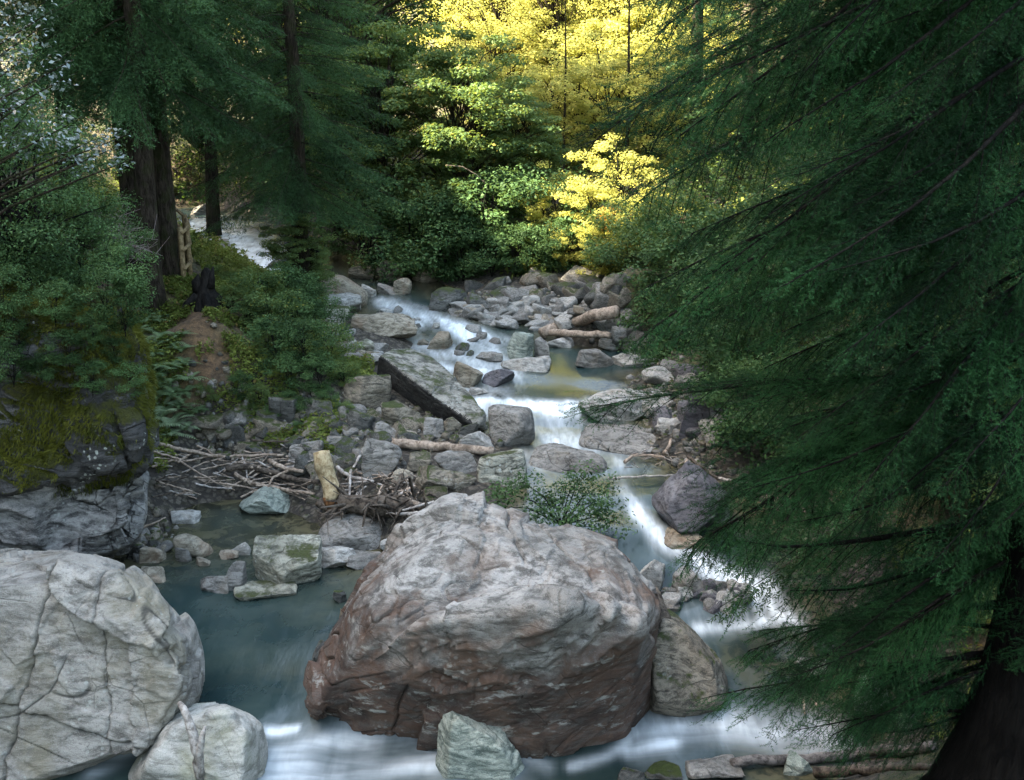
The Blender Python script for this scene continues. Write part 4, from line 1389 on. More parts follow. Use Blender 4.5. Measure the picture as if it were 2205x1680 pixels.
# ---- mid-distance conifers
midA = conifer_meshes("mid_spruce", 21, 14, .7, 3.1, 110, LOD_MID, M['needle'], M['bark'], .24, hang=.45)
midB = conifer_meshes("mid_hemlock", 22, 15, 2.2, 3.3, 110, LOD_MID, M['needle'], M['bark'], .24, lowdroop=-28, hang=.55)
midD = conifer_meshes("curtain_hemlock", 27, 14, 2.5, 2.7, 150, LOD_MID, M['needle'], M['bark'], .2, lowdroop=-15, hang=.6)
MID = [
    (midA, (4.7, 11.2), 20, 1.0, "dark spruce just beyond the foreground spruce, its tips over the pale ledge"),
    (midB, (5.6, 15.5), 140, 1.0, "drooping spruce on the right bank behind the dark spruce"),
    (midA, (6.1, 20.5), 250, 1.0, "spruce on the right bank standing between drooping spruce and sunlit thicket"),
    (midB, (7.4, 12.0), 60, 1.05, "spruce half hidden behind the foreground spruce at the photo's right edge"),
    (midA, (8.2, 17.5), 300, 1.0, "spruce deep in the right-hand wood behind drooping branches"),
    (midB, (-6.25, 19.6), 30, 1.0, "slender grey-trunked hemlock with bare lower stem at the path"),
    (midB, (-6.75, 20.4), 200, 1.05, "thick dark-trunked hemlock left of the slender grey one"),
    (midA, (-6.4, 21.2), 100, 1.1, "dark hemlock trunk directly left of the wooden fence"),
    (midB, (-9.0, 23.5), 320, 1.1, "tall hemlock at the left whose upper trunk shows bare"),
    (midD, (-4.45, 23.9), 170, .95, "hemlock with low curtains of branches hanging over the far river bend"),
    (midA, (-13.4, 23.0), 80, 1.0, "dark hemlock filling the gap behind the left trunks"),
    (midB, (-8.6, 33.0), 10, 1.0, "hemlock in deep shade above the far river bend"),
]
HIGH = {5: 2.6, 6: 2.6, 7: 2.6, 8: .8}
midC = conifer_meshes("mid_hemlock_bare", 24, 15, 4.0, 2.8, 110, LOD_MID, M['needle'], M['bark'], .2, lowdroop=-22, hang=.5)
for i, (ms, (x, y), rz, s, lab) in enumerate(MID):
    if i in (5, 6, 7, 8, 11):
        ms = midC
    plant("hemlock_tree" if "hemlock" in lab else "spruce_tree", ms, (x, y, gz(x, y) - .1), lab, "tree", None, R(rz), s)

# ---- far trees
farS = conifer_meshes("young_spruce", 31, 11, .6, 1.5, 85, LOD_FAR, M['needle_sun'], M['bark'], .10, lowdroop=-8, topdroop=30, hang=.15)
farD = conifer_meshes("far_spruce", 32, 16, 1.2, 2.6, 85, LOD_FAR, M['needle'], M['bark'], .2)
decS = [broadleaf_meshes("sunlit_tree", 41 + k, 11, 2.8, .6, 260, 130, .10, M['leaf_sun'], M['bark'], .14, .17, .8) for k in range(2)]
decM = [broadleaf_meshes("green_tree", 51 + k, 5.2, 2.1, .2, 150, 230, .10, M['leaf'], M['bark'], .07, .21, .38, stems=3) for k in range(3)]
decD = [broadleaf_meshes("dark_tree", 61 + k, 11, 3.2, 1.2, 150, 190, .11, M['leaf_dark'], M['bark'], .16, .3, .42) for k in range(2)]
shr = [broadleaf_meshes("shrub", 71 + k, 1.5, .8, .0, 26, 190, .062, M['leaf_bush'], M['twig'], .025, .42, .55, stems=4) for k in range(3)]
shrG = [broadleaf_meshes("pale_shrub", 76 + k, 1.5, .8, .0, 26, 190, .062, M['leaf'], M['twig'], .025, .42, .55, stems=4) for k in range(2)]
rust = [broadleaf_meshes("rusty_shrub", 81, 2.6, 1.2, .0, 30, 200, .085, M['leaf_rust'], M['twig'], .04, .42, .4, stems=3)]
sunsh = [broadleaf_meshes("sunlit_shrub", 85 + k, 3.2, 1.5, .0, 70, 120, .08, M['leaf_sun'], M['twig'], .05, .24, .42, stems=3) for k in range(2)]


def put(ms, px, y, s, rz, name, lab, cat, group=None, dz=-.05):
    x = (px - 1102.0) / F * y / CF * 1.0
    # depth along the view: near enough for x
    plant(name, ms, (x, y, gz(x, y) + dz), lab, cat, group, R(rz), s)


# thicket in the centre, in shade
put(decM[0], 1000, 29.5, 1.0, 0, "leafy_tree", "rounded green tree in the middle of the picture above the far bar", "tree")
put(decM[1], 830, 31.0, 1.1, 80, "leafy_tree", "grey-green feathery tree left of the rounded central tree", "tree")
put(decM[2], 1120, 30.0, .62, 160, "leafy_tree", "green tree right of the rounded central tree, before the sunlit wood", "tree")
put(decM[0], 760, 34.0, 1.2, 280, "leafy_tree", "green tree at the edge of the dark left crown, partly sunlit", "tree")
put(shr[0], 900, 28.0, 1.7, 30, "dark_shrub", "dark bush overhanging the stream left of the far bar", "shrub")
put(shr[1], 1040, 27.6, 1.7, 100, "dark_shrub", "dark bush in the hollow beneath the rounded central tree", "shrub")
put(shr[2], 1150, 27.6, 1.6, 200, "dark_shrub", "dark bush just behind the pale rounded boulder of the far bar", "shrub")
put(shr[0], 800, 28.6, 1.8, 250, "dark_shrub", "dark bush with pale branch ends beside the far river bend", "shrub")
put(shr[1], 960, 27.9, 1.5, 330, "dark_shrub", "dark bush right above the large dark far boulder", "shrub")
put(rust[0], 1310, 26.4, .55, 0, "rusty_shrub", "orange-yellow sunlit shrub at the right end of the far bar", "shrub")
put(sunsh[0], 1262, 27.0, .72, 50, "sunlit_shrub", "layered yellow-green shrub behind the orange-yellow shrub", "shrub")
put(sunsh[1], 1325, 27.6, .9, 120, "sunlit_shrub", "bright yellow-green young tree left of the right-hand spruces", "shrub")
put(shrG[0], 1370, 25.2, 1.3, 10, "green_shrub", "green bush at the water's edge right of the driftwood logs", "shrub")
put(shrG[1], 1440, 23.2, 1.3, 110, "green_shrub", "green bush under the right-hand spruces above the pale shore stones", "shrub")
put(shr[2], 1500, 21.0, 1.4, 210, "green_shrub", "darker bush below the right-hand spruces beside the olive pool", "shrub")
put(shrG[0], 1520, 25.0, 1.6, 60, "green_shrub", "tall bush between far bar and right-hand spruces", "shrub")
for i, (px, y, s) in enumerate([(1060, 26.9, 1.0), (1110, 26.6, .9), (1190, 26.7, .9), (1230, 27.0, 1.0), (1000, 27.2, 1.2), (1320, 26.0, .9), (1385, 24.2, 1.0)]):
    put(shr[i % 3], px, y, s, i * 50, "dark_shrub", "low dark shrub along the foot of the thicket behind the far bar", "shrub", "low shrubs behind the far bar")
for i, (px, y, s) in enumerate([(1450, 20.4, 1.1), (1520, 19.6, 1.2), (1560, 18.3, 1.1), (1590, 17.2, 1.0), (1640, 19.0, 1.5), (1480, 21.8, 1.3), (1680, 17.2, 1.3), (1600, 21.5, 1.6), (1620, 15.8, .9), (1720, 15.0, 1.1)]):
    put(shr[i % 3], px, y, s, i * 50, "dark_shrub", "dark shrub on the right bank above the pale ledges", "shrub", "dark shrubs on the right bank")
for i, (px, y, s) in enumerate([(1290, 25.9, .42), (1350, 25.6, .45), (1225, 26.6, .4), (1395, 26.2, .6), (1200, 27.6, .7)]):
    put(sunsh[i % 2], px, y, s, i * 67, "sunlit_shrub", "small yellow-lit bush near the water at the right end of the far bar", "shrub", "small lit bushes by the far bar")
# sunlit wood
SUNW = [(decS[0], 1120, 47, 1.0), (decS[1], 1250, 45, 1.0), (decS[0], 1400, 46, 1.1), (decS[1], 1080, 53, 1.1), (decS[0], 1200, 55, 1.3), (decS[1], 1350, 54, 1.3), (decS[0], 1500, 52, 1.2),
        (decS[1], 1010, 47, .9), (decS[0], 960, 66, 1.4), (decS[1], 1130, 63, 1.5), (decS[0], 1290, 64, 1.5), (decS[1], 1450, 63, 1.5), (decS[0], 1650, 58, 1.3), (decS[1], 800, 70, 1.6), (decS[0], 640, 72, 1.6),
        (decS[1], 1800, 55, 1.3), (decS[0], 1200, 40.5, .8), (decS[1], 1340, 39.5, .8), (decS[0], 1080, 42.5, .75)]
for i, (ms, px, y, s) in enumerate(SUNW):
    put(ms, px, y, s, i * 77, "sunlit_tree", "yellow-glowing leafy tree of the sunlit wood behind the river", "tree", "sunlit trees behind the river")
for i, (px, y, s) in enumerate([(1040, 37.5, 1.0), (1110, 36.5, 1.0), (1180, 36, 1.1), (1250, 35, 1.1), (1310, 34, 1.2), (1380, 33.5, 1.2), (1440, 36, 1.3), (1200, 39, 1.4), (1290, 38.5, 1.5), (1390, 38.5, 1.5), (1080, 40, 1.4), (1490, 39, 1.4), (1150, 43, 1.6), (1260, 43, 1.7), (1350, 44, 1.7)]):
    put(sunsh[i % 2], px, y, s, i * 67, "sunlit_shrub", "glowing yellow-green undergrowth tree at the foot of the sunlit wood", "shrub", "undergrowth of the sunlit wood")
for i, (px, y, s) in enumerate([(1335, 33.2, .62), (1208, 34.0, .52)]):
    put(farS, px, y, s, i * 77, "young_spruce", ["slender young spruce with dark stem against the glowing wood, right one", "slimmer young spruce against the glowing wood, left of the dark-stemmed one"][i], "tree")
for i, (px, y, s) in enumerate([(1275, 46, 1.0), (1150, 48, 1.0), (1420, 44, 1.0)]):
    put(farS, px, y, s, i * 111, "young_spruce", "pale sunlit spruce deep inside the glowing wood", "tree", "sunlit spruces in the glowing wood")
# dark crowns upper left and upper right
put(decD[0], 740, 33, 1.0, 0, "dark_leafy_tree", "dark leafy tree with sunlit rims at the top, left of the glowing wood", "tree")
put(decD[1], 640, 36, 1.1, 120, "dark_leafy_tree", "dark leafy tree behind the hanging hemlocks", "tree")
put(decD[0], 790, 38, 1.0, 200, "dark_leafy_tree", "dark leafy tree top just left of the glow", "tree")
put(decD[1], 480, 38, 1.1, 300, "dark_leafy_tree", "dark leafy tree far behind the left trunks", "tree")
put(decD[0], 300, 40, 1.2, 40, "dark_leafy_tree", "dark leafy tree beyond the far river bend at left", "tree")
put(farD, 1470, 33, 1.0, 0, "far_spruce", "tall brownish spruce at the right border of the glow", "tree")
put(farD, 1580, 30, 1.0, 120, "far_spruce", "tall spruce right of the brownish one, showing sunlit gaps", "tree")
for i, (px, y, s) in enumerate([(200, 36, 1), (60, 33, 1), (-60, 38, 1.1), (1700, 36, 1), (1850, 32, 1.), (2000, 36, 1), (2150, 30, 1), (1760, 45, 1.1)]):
    put(farD, px, y, s, i * 77, "far_spruce", "dark spruce deep in the shaded background wood", "tree", "shaded background spruces")

# ---- right bank greenery seen between the spruce limbs
for i, (x, y, s, k) in enumerate([(5.0, 9.2, 1.1, 0), (5.6, 10.6, 1.3, 1), (6.4, 9.6, 1.5, 0), (6.6, 11.6, 1.5, 1), (7.4, 13.5, 1.7, 0), (5.6, 13.0, 1.2, 1), (8.2, 11.5, 1.7, 0), (4.9, 8.2, .8, 1), (6.2, 14.4, 1.4, 0), (8.0, 15.2, 1.8, 1), (5.6, 8.0, 1.0, 1), (7.2, 10.3, 1.7, 0)]):
    plant("bank_shrub", shrG[k], (x, y, gz(x, y) - .05), "leafy bush on the right bank seen between spruce limbs", "shrub", "bushes on the right bank", i * 1.3, s)

# ---- left bank shrubs
LB = [(500, 625, .4, 'g'), (500, 660, .45, 'g'), (640, 650, .6, 's'), (560, 680, .9, 's'), (610, 690, 1.0, 's'), (660, 690, .8, 's'), (590, 740, .9, 's'), (640, 740, .9, 's'),
      (690, 740, .8, 's'), (575, 770, .5, 's'), (600, 790, .8, 's'), (660, 790, .8, 's'), (710, 790, .7, 's'), (620, 840, .6, 's'), (690, 840, .55, 's'), (740, 830, .5, 's'), (540, 700, .5, 'g'), (650, 625, .45, 'g'),
      (690, 650, .7, 's'), (455, 600, .35, 'g'), (520, 850, .4, 's'), (560, 870, .4, 's'), (620, 880, .35, 's'), (700, 880, .35, 's'), (440, 860, .3, 's'), (590, 905, .3, 's'), (660, 900, .35, 's'), (740, 895, .3, 's'), (780, 860, .35, 's'), (640, 930, .22, 's'), (540, 905, .3, 's'), (530, 700, .45, 's')]
for i, (px, py, s, k) in enumerate(LB):
    G = hit(px, py, ground)
    ms = shr[i % 3] if k == 's' and i % 3 else shrG[i % 2]
    plant("bank_shrub", ms, (G[0], G[1], G[2] - .08), "low leafy shrub on the left bank slope between path and river" if k == 's' else "lighter green shrub on the crest of the left bank", "shrub",
          "shrubs on the left bank slope" if k == 's' else "shrubs on the left bank crest", i * 1.7, s * .8)
    if i == 5:
        pass


def fern_mesh(name, seed, mat, nf=11, L=.62):
    rng = np.random.RandomState(seed)
    s = Soup()
    for f in range(nf):
        a = f * 2.4 + rng.uniform(-.3, .3)
        el = R(rng.uniform(35, 75))
        n = 16
        t = (np.arange(n) + .3) / n
        ln = L * rng.uniform(.7, 1.15)
        rad = np.sin(el) * 0 + ln * (np.cos(el) * t + .35 * t ** 2)
        zz = ln * (np.sin(el) * t - .62 * t ** 2.2)
        ca, sa = math.cos(a), math.sin(a)
        P = np.stack([rad * ca, rad * sa, zz], 1)
        dr = unit(np.gradient(P, axis=0))
        side = np.array([-sa, ca, 0])
        w = ln * .26 * np.sin(np.clip(t * 1.05, 0, 1) * math.pi) ** .7 * (1 - .35 * t) + .01
        for sg in (-1, 1):
            tipv = P + sg * side * w[:, None] + dr * (w * .45)[:, None] + np.array([0, 0, -.12]) * w[:, None]
            h = dr * (ln / n * .42)
            s.tris(np.stack([P - h, P + h, tipv], 1))
    s.tube(np.array([[0, 0, -.03], [0, 0, .02], [0, 0, .06]]), [.03, .05, .02], 7, 0, 1)
    return s.mesh(name, mat)


fernA = [fern_mesh("fern", 5 + k, M['fern']) for k in range(2)]
fernB = [fern_mesh("pale_fern", 15 + k, M['fern_pale']) for k in range(2)]
FE = [(330, 770, .9, 0), (360, 800, .9, 0), (340, 840, 1.0, 0), (370, 860, .9, 0), (400, 850, .8, 0), (330, 800, .9, 0), (310, 740, .8, 0), (350, 735, .8, 0), (345, 905, 1.0, 1), (375, 920, 1.0, 1), (330, 930, 1.0, 1), (365, 945, .9, 1), (400, 930, .8, 1), (320, 900, .9, 1),
      (325, 700, .9, 0), (345, 690, .8, 0), (365, 745, .9, 0), (385, 730, .7, 0), (300, 720, .9, 0), (335, 820, 1.1, 0), (365, 830, 1.1, 0), (395, 790, .7, 0), (410, 820, .7, 0), (390, 760, .7, 0), (320, 860, 1.0, 0), (430, 890, .6, 0), (410, 895, .8, 0), (350, 880, .9, 1), (385, 880, .8, 0)]
for i, (px, py, s, k) in enumerate(FE):
    G = hit(px, py, ground)
    me = (fernB if k else fernA)[i % 2]
    o = link("fern", me, (G[0], G[1], G[2] + .02))
    o.rotation_euler = (0, 0, i * 1.1)
    o.scale = (s * .72,) * 3
    tag(o, "pale bluish fern at the cliff foot above the driftwood heap" if k else "green fern between the mossy cliff and the brown path", "fern", "pale ferns at the cliff foot" if k else "ferns beside the brown path")

# ---- bushes on the cliff top
bushc = broadleaf_meshes("cliff_bush", 91, 2.6, 1.6, 0, 90, 420, .042, M['leaf_bush'], M['twig'], .05, .30, .5, stems=5)
plant("cliff_bush", bushc, tuple(at_y(60, 640, 14.2)), "dense dark green bush crowning the mossy cliff", "shrub", None, 0, 1.0)
plant("cliff_bush", bushc, tuple(at_y(170, 640, 15.6)), "bush right of the dense one on the cliff top, near the trunks", "shrub", None, 2.0, .55)
plant("cliff_bush", bushc, tuple(at_y(-120, 560, 15.2)), "bush at the photo's left edge behind the dense cliff bush", "shrub", None, 4.0, 1.15)
# low growth hanging on the cliff
for i, (px, py, y, s) in enumerate([(40, 760, 12.9, .3), (120, 700, 12.9, .35), (200, 740, 12.9, .25), (90, 820, 12.8, .22), (250, 780, 13.2, .22), (10, 680, 12.9, .4), (230, 690, 13.1, .45), (270, 720, 13.2, .4), (150, 790, 12.8, .3), (30, 830, 12.7, .35), (200, 850, 12.8, .28), (280, 860, 13.0, .3), (255, 640, 13.4, .5)]):
    plant("cliff_shrub", shr[i % 3], tuple(at_y(px, py, y - .55)), "small leafy plant clinging to the dark mossy cliff face", "plant", "plants clinging to the cliff", i * 1.4, s)

# ---- silvery tree at the upper left: trunk outside the picture, sprays reach in
rngS = np.random.RandomState(12)
lv, wd = Soup(), Soup()
tr = at_y(-230, 900, 9.6)
tr_top = at_y(-150, -120, 9.6)
wd.tube(np.linspace(tr, tr_top, 8), np.linspace(.10, .05, 8), 8, .1, 3)
for (px, py, yy, rp, m) in [(60, 60, 9.4, 55, 110), (20, 130, 9.3, 60, 130), (110, 170, 9.5, 45, 90), (30, 220, 9.4, 60, 120), (120, 270, 9.5, 55, 130), (60, 300, 9.4, 60, 140), (180, 300, 9.7, 50, 110), (220, 320, 9.8, 45, 90), (250, 290, 9.9, 30, 40), (160, 345, 9.6, 45, 90), (10, 30, 9.3, 50, 80), (255, 345, 9.9, 30, 40), (-30, 250, 9.3, 60, 100), (90, 20, 9.4, 30, 40), (130, 130, 9.5, 25, 30)]:
    c = at_y(px, py, yy)
    rw = rp * yy / F * 1.15
    lv.quads(clump_leaves(rngS, c, rw, int(m * .75), .045, .8, .9))
    a = tr + (tr_top - tr) * np.clip((c[2] - 1.0 - tr[2]) / (tr_top[2] - tr[2]), .1, .9)
    wd.tube(np.array([a, (a + c) / 2 + [0, 0, .12], c + [.1, 0, 0]]), np.array([.022, .012, .004]), 5, cap=False)
t = thing("whitebeam_tree", "silvery-leaved tree reaching in at the upper left corner", "tree", tuple(tr))
for nm, so, mt in (("crown", lv, 'leaf_silver'), ("trunk", wd, 'bark')):
    me = so.mesh("whitebeam_" + nm, M[mt])
    link(nm, me, tuple(-np.array(tr)), t)

# ---- dead purple-grey twig bush beside the trunks
sp = Soup()
b0 = at_y(232, 545, 16.4)
for k in range(130):
    a, e = rngS.uniform(0, 6.28), R(rngS.uniform(5, 80))
    ln = rngS.uniform(.4, .85)
    d = np.array([math.cos(a) * math.cos(e), math.sin(a) * math.cos(e), math.sin(e)])
    p1 = d * ln * .55
    p2 = d * ln + [0, 0, -.28 * ln]
    sp.tube(np.array([[0, 0, 0], p1, p2]), np.array([.008, .006, .003]), 3, cap=False)
    for q in range(4):
        s0 = p1 + (p2 - p1) * q / 4
        sp.tube(np.array([s0, s0 + rngS.normal(size=3) * .13 + d * .12]), np.array([.004, .002]), 3, cap=False)
o = link("dead_bush", sp.mesh("dead_bush", M['twig_pale']), tuple(b0))
tag(o, "leafless purplish-grey twiggy bush left of the dark trunks", "bush")

# ---- sapling behind the huge boulder
sp, wd = Soup(), Soup()
b0 = hit(1210, 1130)
for (px, py, m) in [(1085, 1060, 60), (1130, 1040, 60), (1180, 1075, 90), (1230, 1050, 80), (1260, 1020, 45), (1280, 1080, 80), (1220, 1110, 90), (1300, 1040, 30), (1150, 1110, 80), (1300, 1110, 60), (1060, 1090, 40), (1265, 1135, 50), (1325, 1080, 18), (1345, 1130, 14)]:
    c = at_y(px, py, 13.2 + rngS.uniform(-.4, .5))
    sp.quads(clump_leaves(rngS, c - b0, .25, int(m * 4.0), .05, .8))
    wd.tube(np.array([[0, 0, 0], (c - b0) * .5 + [0, 0, .1], c - b0]), np.array([.012, .008, .003]), 4, cap=False)
t = thing("sapling", "spindly small-leaved sapling behind the top of the huge rusty boulder", "sapling", tuple(b0))
link("crown", sp.mesh("sapling_crown", M['leaf_bush']), (0, 0, 0), t)
link("trunk", wd.mesh("sapling_stems", M['twig']), (0, 0, 0), t)
# little dark tree at the far left rapids
put(decM[2], 655, 23.6, .36, 30, "small_tree", "little dark-stemmed tree before the distant left rapids", "tree")

# ---- ground cover (uncountable)
rngG = np.random.RandomState(99)


def cover(name, x0, x1, y0, y1, n, size, mat, maskf, lift=.06):
    x, y = rngG.uniform(x0, x1, n), rngG.uniform(y0, y1, n)
    h = ground(x, y)
    cl = fbm(np.stack([x * 1.1, y * 1.1, x * 0], 1), 3, 61)
    k = (h - zw_f(x, y) > .35) & (cl > -.05) & maskf(x, y)
    x, y, h, cl = x[k], y[k], h[k], cl[k]
    C = np.stack([x, y, h + lift * rngG.uniform(.1, 2.2, len(x)) * (1 + 2.5 * np.clip(cl, 0, 1))], 1)
    N = unit(np.array([0, 0, 1.0]) + rngG.normal(size=(len(x), 3)) * .5)
    s = Soup()
    s.quads(leaf_quads(rngG, C, N, size, .6))
    o = link(name, s.mesh(name, mat))
    o["kind"] = "stuff"
    return o


def not_path(x, y):
    return (poly_dist(x, y, path_pts) > .22 * (1 + 3.0 * pnoise(np.stack([x * 2.3, y * 2.3, x * 0], 1), 4)))


cover("ground_cover", -9, -1.2, 15.5, 28, 240000, .06, M['cover'], not_path)
cover("undergrowth", -14, 14, 26, 44, 90000, .13, M['cover'], lambda x, y: x > -99, .12)
cover("bank_grass", 3.6, 11, 7, 26, 70000, .06, M['cover'], lambda x, y: x > 3.4, .07)
# moss strands over the cliff's right shoulder and hanging in patches on its face
cm = cliff.data
cv = np.array([v.co[:] for v in cm.vertices]) + np.array(cliff.location[:])
ct = np.array([p.vertices[:] for p in cm.polygons])
cn = vnormals(cv, ct)[ct[:, 0]]
cc = cv[ct].mean(1)
ar = np.linalg.norm(np.cross(cv[ct[:, 1]] - cv[ct[:, 0]], cv[ct[:, 2]] - cv[ct[:, 0]]), axis=1)
xe = cc[:, 0]
pat = fbm(cc * 1.1, 4, 77) + .30 * cn[:, 2] + .22 * sstep(-6.0, -4.6, xe) + .16 * sstep(1.6, 3.6, cc[:, 2])
wgt = ar * sstep(.12, .30, pat) * (cn[:, 2] > -.35)
pick = rngG.choice(len(ct), 110000, p=wgt / wgt.sum())
C = cc[pick] + rngG.normal(size=(len(pick), 3)) * .012 + cn[pick] * .02
m = len(C)
s = Soup()
dn = unit(np.array([.05, -.25, -.9]) + cn[pick] * .9 + rngG.normal(size=(m, 3)) * .4)
wv = unit(np.cross(dn, rngG.normal(size=(m, 3))))
s.tris(np.stack([C + wv * .006, C - wv * .006, C + dn * rngG.uniform(.03, .11, m)[:, None]], 1))
o = link("moss", s.mesh("moss", M['moss']))
o["kind"] = "stuff"

# ------------------------------------------------------------------ driftwood, logs, stump, fence
rngD = np.random.RandomState(4)
M['drift_wet'] = wood_mat("weathered_wood", (.05, .045, .042), (.17, .155, .145))


def stick(name, c, pts, r_px, mat, label, group=None, lift=0.0, sides=8, bump=.12, taper=.6, cat="driftwood", depth=None, cap_mat=None):
    W = []
    for q in pts:
        px, py = cp(c, *q[:2])
        if depth is not None:
            p = at_y(px, py, depth + (q[2] if len(q) > 2 else 0))
        else:
            p = hit(px, py)
            lf = lift + (q[2] if len(q) > 2 else 0)
            d = ray(px, py)
            p = p - d / np.linalg.norm(d) * lf
        W.append(p)
    W = np.array(W)
    o0 = W.mean(0)
    dist = np.linalg.norm(o0 - np.array([0, 0, CAM_H]))
    r = r_px * dist / F
    t = np.linspace(0, 1, max(6, 4 * len(W)))
    tt = np.linspace(0, 1, len(W))
    P = np.stack([np.interp(t, tt, W[:, k]) for k in range(3)], 1)
    ln = np.linalg.norm(W[-1] - W[0])
    P += rngD.normal(size=P.shape) * .006 * ln
    s = Soup()
    s.tube(P - o0, r * (1 - (1 - taper) * t), sides, bump, rngD.randint(999))
    o = link(name, s.mesh(name, M[mat], sides > 5), tuple(o0))
    return tag(o, label, cat, group)


stick("log", 5, [(1420, 1062), (1600, 1080), (1780, 1095), (1960, 1112)], 11, 'drift', "straight pale barkless log lying across the left bank stones", lift=.18, sides=12, taper=.85, cat="log")
stick("log", 7, [(1000, 408), (1150, 350), (1300, 305), (1415, 285)], 12, 'drift', "thick pale driftwood log slanting up to the right bank", lift=.5, sides=12, taper=1.1, cat="log")
stick("log", 7, [(1000, 395), (1130, 405), (1260, 412), (1380, 416)], 8, 'drift', "thinner horizontal driftwood log under the thick slanting one", lift=.4, sides=10, taper=.9, cat="log")
stick("log", 5, [(1030, 515), (1120, 512), (1225, 500)], 4, 'drift_yellow', "short thin pale log on the left shore above the slab", lift=.12, cat="log")
stick("log", 5, [(1010, 268), (1060, 275)], 4, 'drift', "short pale stick end on the bank left of the smooth tan boulder", lift=.12, cat="log")
stick("log", 5, [(1110, 285), (1240, 298)], 4, 'drift', "thin pale pole lying on the ledge before the smooth tan boulder", lift=.1, cat="log")
# yellow upright log
lg = thing("log", "thick yellow rotting log standing tilted in the driftwood heap", "log", tuple(hit(*cp(5, 1120, 1380))))
gy0 = lg.location[1]
p_bot, p_top = at_y(*cp(5, 1118, 1365), gy0 - .30), at_y(*cp(5, 1055, 1112), gy0 - .12)
o0 = np.array(lg.location[:])
tt = np.linspace(0, 1, 14)[:, None]
s = Soup()
P = p_bot * (1 - tt) + p_top * tt
P[:, 0] += .008 * np.sin(tt[:, 0] * 7)
r = 19 * 16.2 / F
s.tube(P - o0, r * (1 + .06 * np.sin(tt[:, 0] * 11) - .10 * tt[:, 0]), 16, .22, 5)
link("stem", s.mesh("log_stem", M['drift_yellow'], True), (0, 0, 0), lg)
s = Soup()
d = unit(p_bot - p_top)
s.tube(np.array([p_bot - d * .06, p_bot + d * .03, p_bot + d * .10]) - o0, [r * 1.04, r * 1.0, r * .85], 14, .12, 6)
link("cut_end", s.mesh("log_end", M['drift_cut'], True), (0, 0, 0), lg)

H = [  # named sticks of the heap (crop 5)
    ([(200, 1070), (330, 1105), (460, 1130), (640, 1140), (850, 1132)], 4.5, 'drift', "long pale branch along the top of the driftwood heap"),
    ([(170, 1110), (300, 1150), (420, 1230), (560, 1300)], 2.6, 'drift', "thin bare stick slanting down at the left of the driftwood heap"),
    ([(600, 1235), (690, 1275), (800, 1300), (1020, 1335)], 5, 'drift', "curved pale branch low in front of the driftwood heap"),
    ([(560, 1200), (680, 1195), (800, 1225), (940, 1262), (1045, 1270)], 8, 'drift_dark', "thick dark branch in the middle of the driftwood heap"),
    ([(780, 1160), (870, 1205), (960, 1215)], 6, 'drift', "broken pale branch end left of the yellow log"),
    ([(690, 1050), (760, 1060), (900, 1060), (950, 1040)], 2.6, 'drift_dark', "twisted dark twig above the driftwood heap"),
    ([(880, 1212), (800, 1250), (770, 1320)], 3, 'drift', "pale hooked twig hanging off the driftwood heap"),
    ([(640, 1130), (660, 1200), (670, 1260)], 2.2, 'drift_grey', "upright grey twig at the heap's middle"),
    ([(1140, 1195), (1200, 1240), (1330, 1270)], 5, 'drift_grey', "grey branch right of the yellow log"),
    ([(1210, 1210), (1200, 1380)], 3.4, 'drift_grey', "whitish upright stick just right of the yellow log"),
    ([(1248, 1330), (1200, 1440)], 3.4, 'drift_grey', "whitish stick leaning left below the yellow log's end"),
    ([(1270, 1115), (1225, 1195)], 4, 'drift_grey', "short pale stump stick behind the heap beside the yellow log"),
    ([(1440, 1365), (1545, 1292)], 7, 'drift_grey', "stout pale stick pointing up right at the heap's right end"),
    ([(1470, 1355), (1570, 1392)], 9, 'drift', "stubby pale log piece under the stout stick"),
    ([(1480, 1235), (1440, 1330)], 5, 'drift_dark', "brown stick leaning behind the stout pale one"),
    ([(1380, 1290), (1330, 1400)], 4, 'drift', "tan stick in the tangled roots"),
    ([(1650, 1375), (1560, 1400), (1480, 1420)], 3.4, 'drift_grey', "thin grey stick at the far right of the heap"),
    ([(1040, 1385), (1110, 1425), (1225, 1478)], 8, 'drift_dark', "dark log end lying below the yellow log"),
    ([(1165, 1440), (1235, 1480)], 4, 'drift_grey', "short grey stick at the water below the yellow log"),
    ([(1450, 1440), (1600, 1432)], 4, 'drift_grey', "pale root stick touching the huge rusty boulder"),
    ([(120, 1510), (240, 1460)], 2.4, 'drift', "thin stick at the left back edge of the dark pool"),
]
for pl, rp, mt, lab in H:
    stick("driftwood_stick", 5, pl, rp, mt, lab, "sticks of the driftwood heap", lift=.16 + rngD.uniform(0, .14), sides=7)
for i in range(150):
    if i < 70:
        x, y = rngD.uniform(1150, 1560), rngD.uniform(1220, 1460)
        a, ln = rngD.uniform(0, 3.14), rngD.uniform(40, 150)
    else:
        x, y = rngD.uniform(220, 1000), rngD.uniform(1110, 1340)
        a, ln = rngD.normal(.15, .5), rngD.uniform(60, 240)
    dx, dy = math.cos(a) * ln / 2, math.sin(a) * ln / 2 * .6
    stick("driftwood_twig", 5, [(x - dx, y - dy, rngD.uniform(0, .2)), (x + rngD.uniform(-12, 12), y + rngD.uniform(-10, 10)), (x + dx, y + dy, rngD.uniform(0, .2))], rngD.uniform(1.1, 3.0),
          ('drift_grey', 'drift', 'drift', 'drift_dark')[rngD.randint(4)], "thin twig tangled in the driftwood heap behind the pool" if i >= 70 else "thin stick among the dark roots right of the yellow log",
          "twigs of the driftwood heap" if i >= 70 else "sticks among the dark roots", lift=.12, sides=4, bump=0)
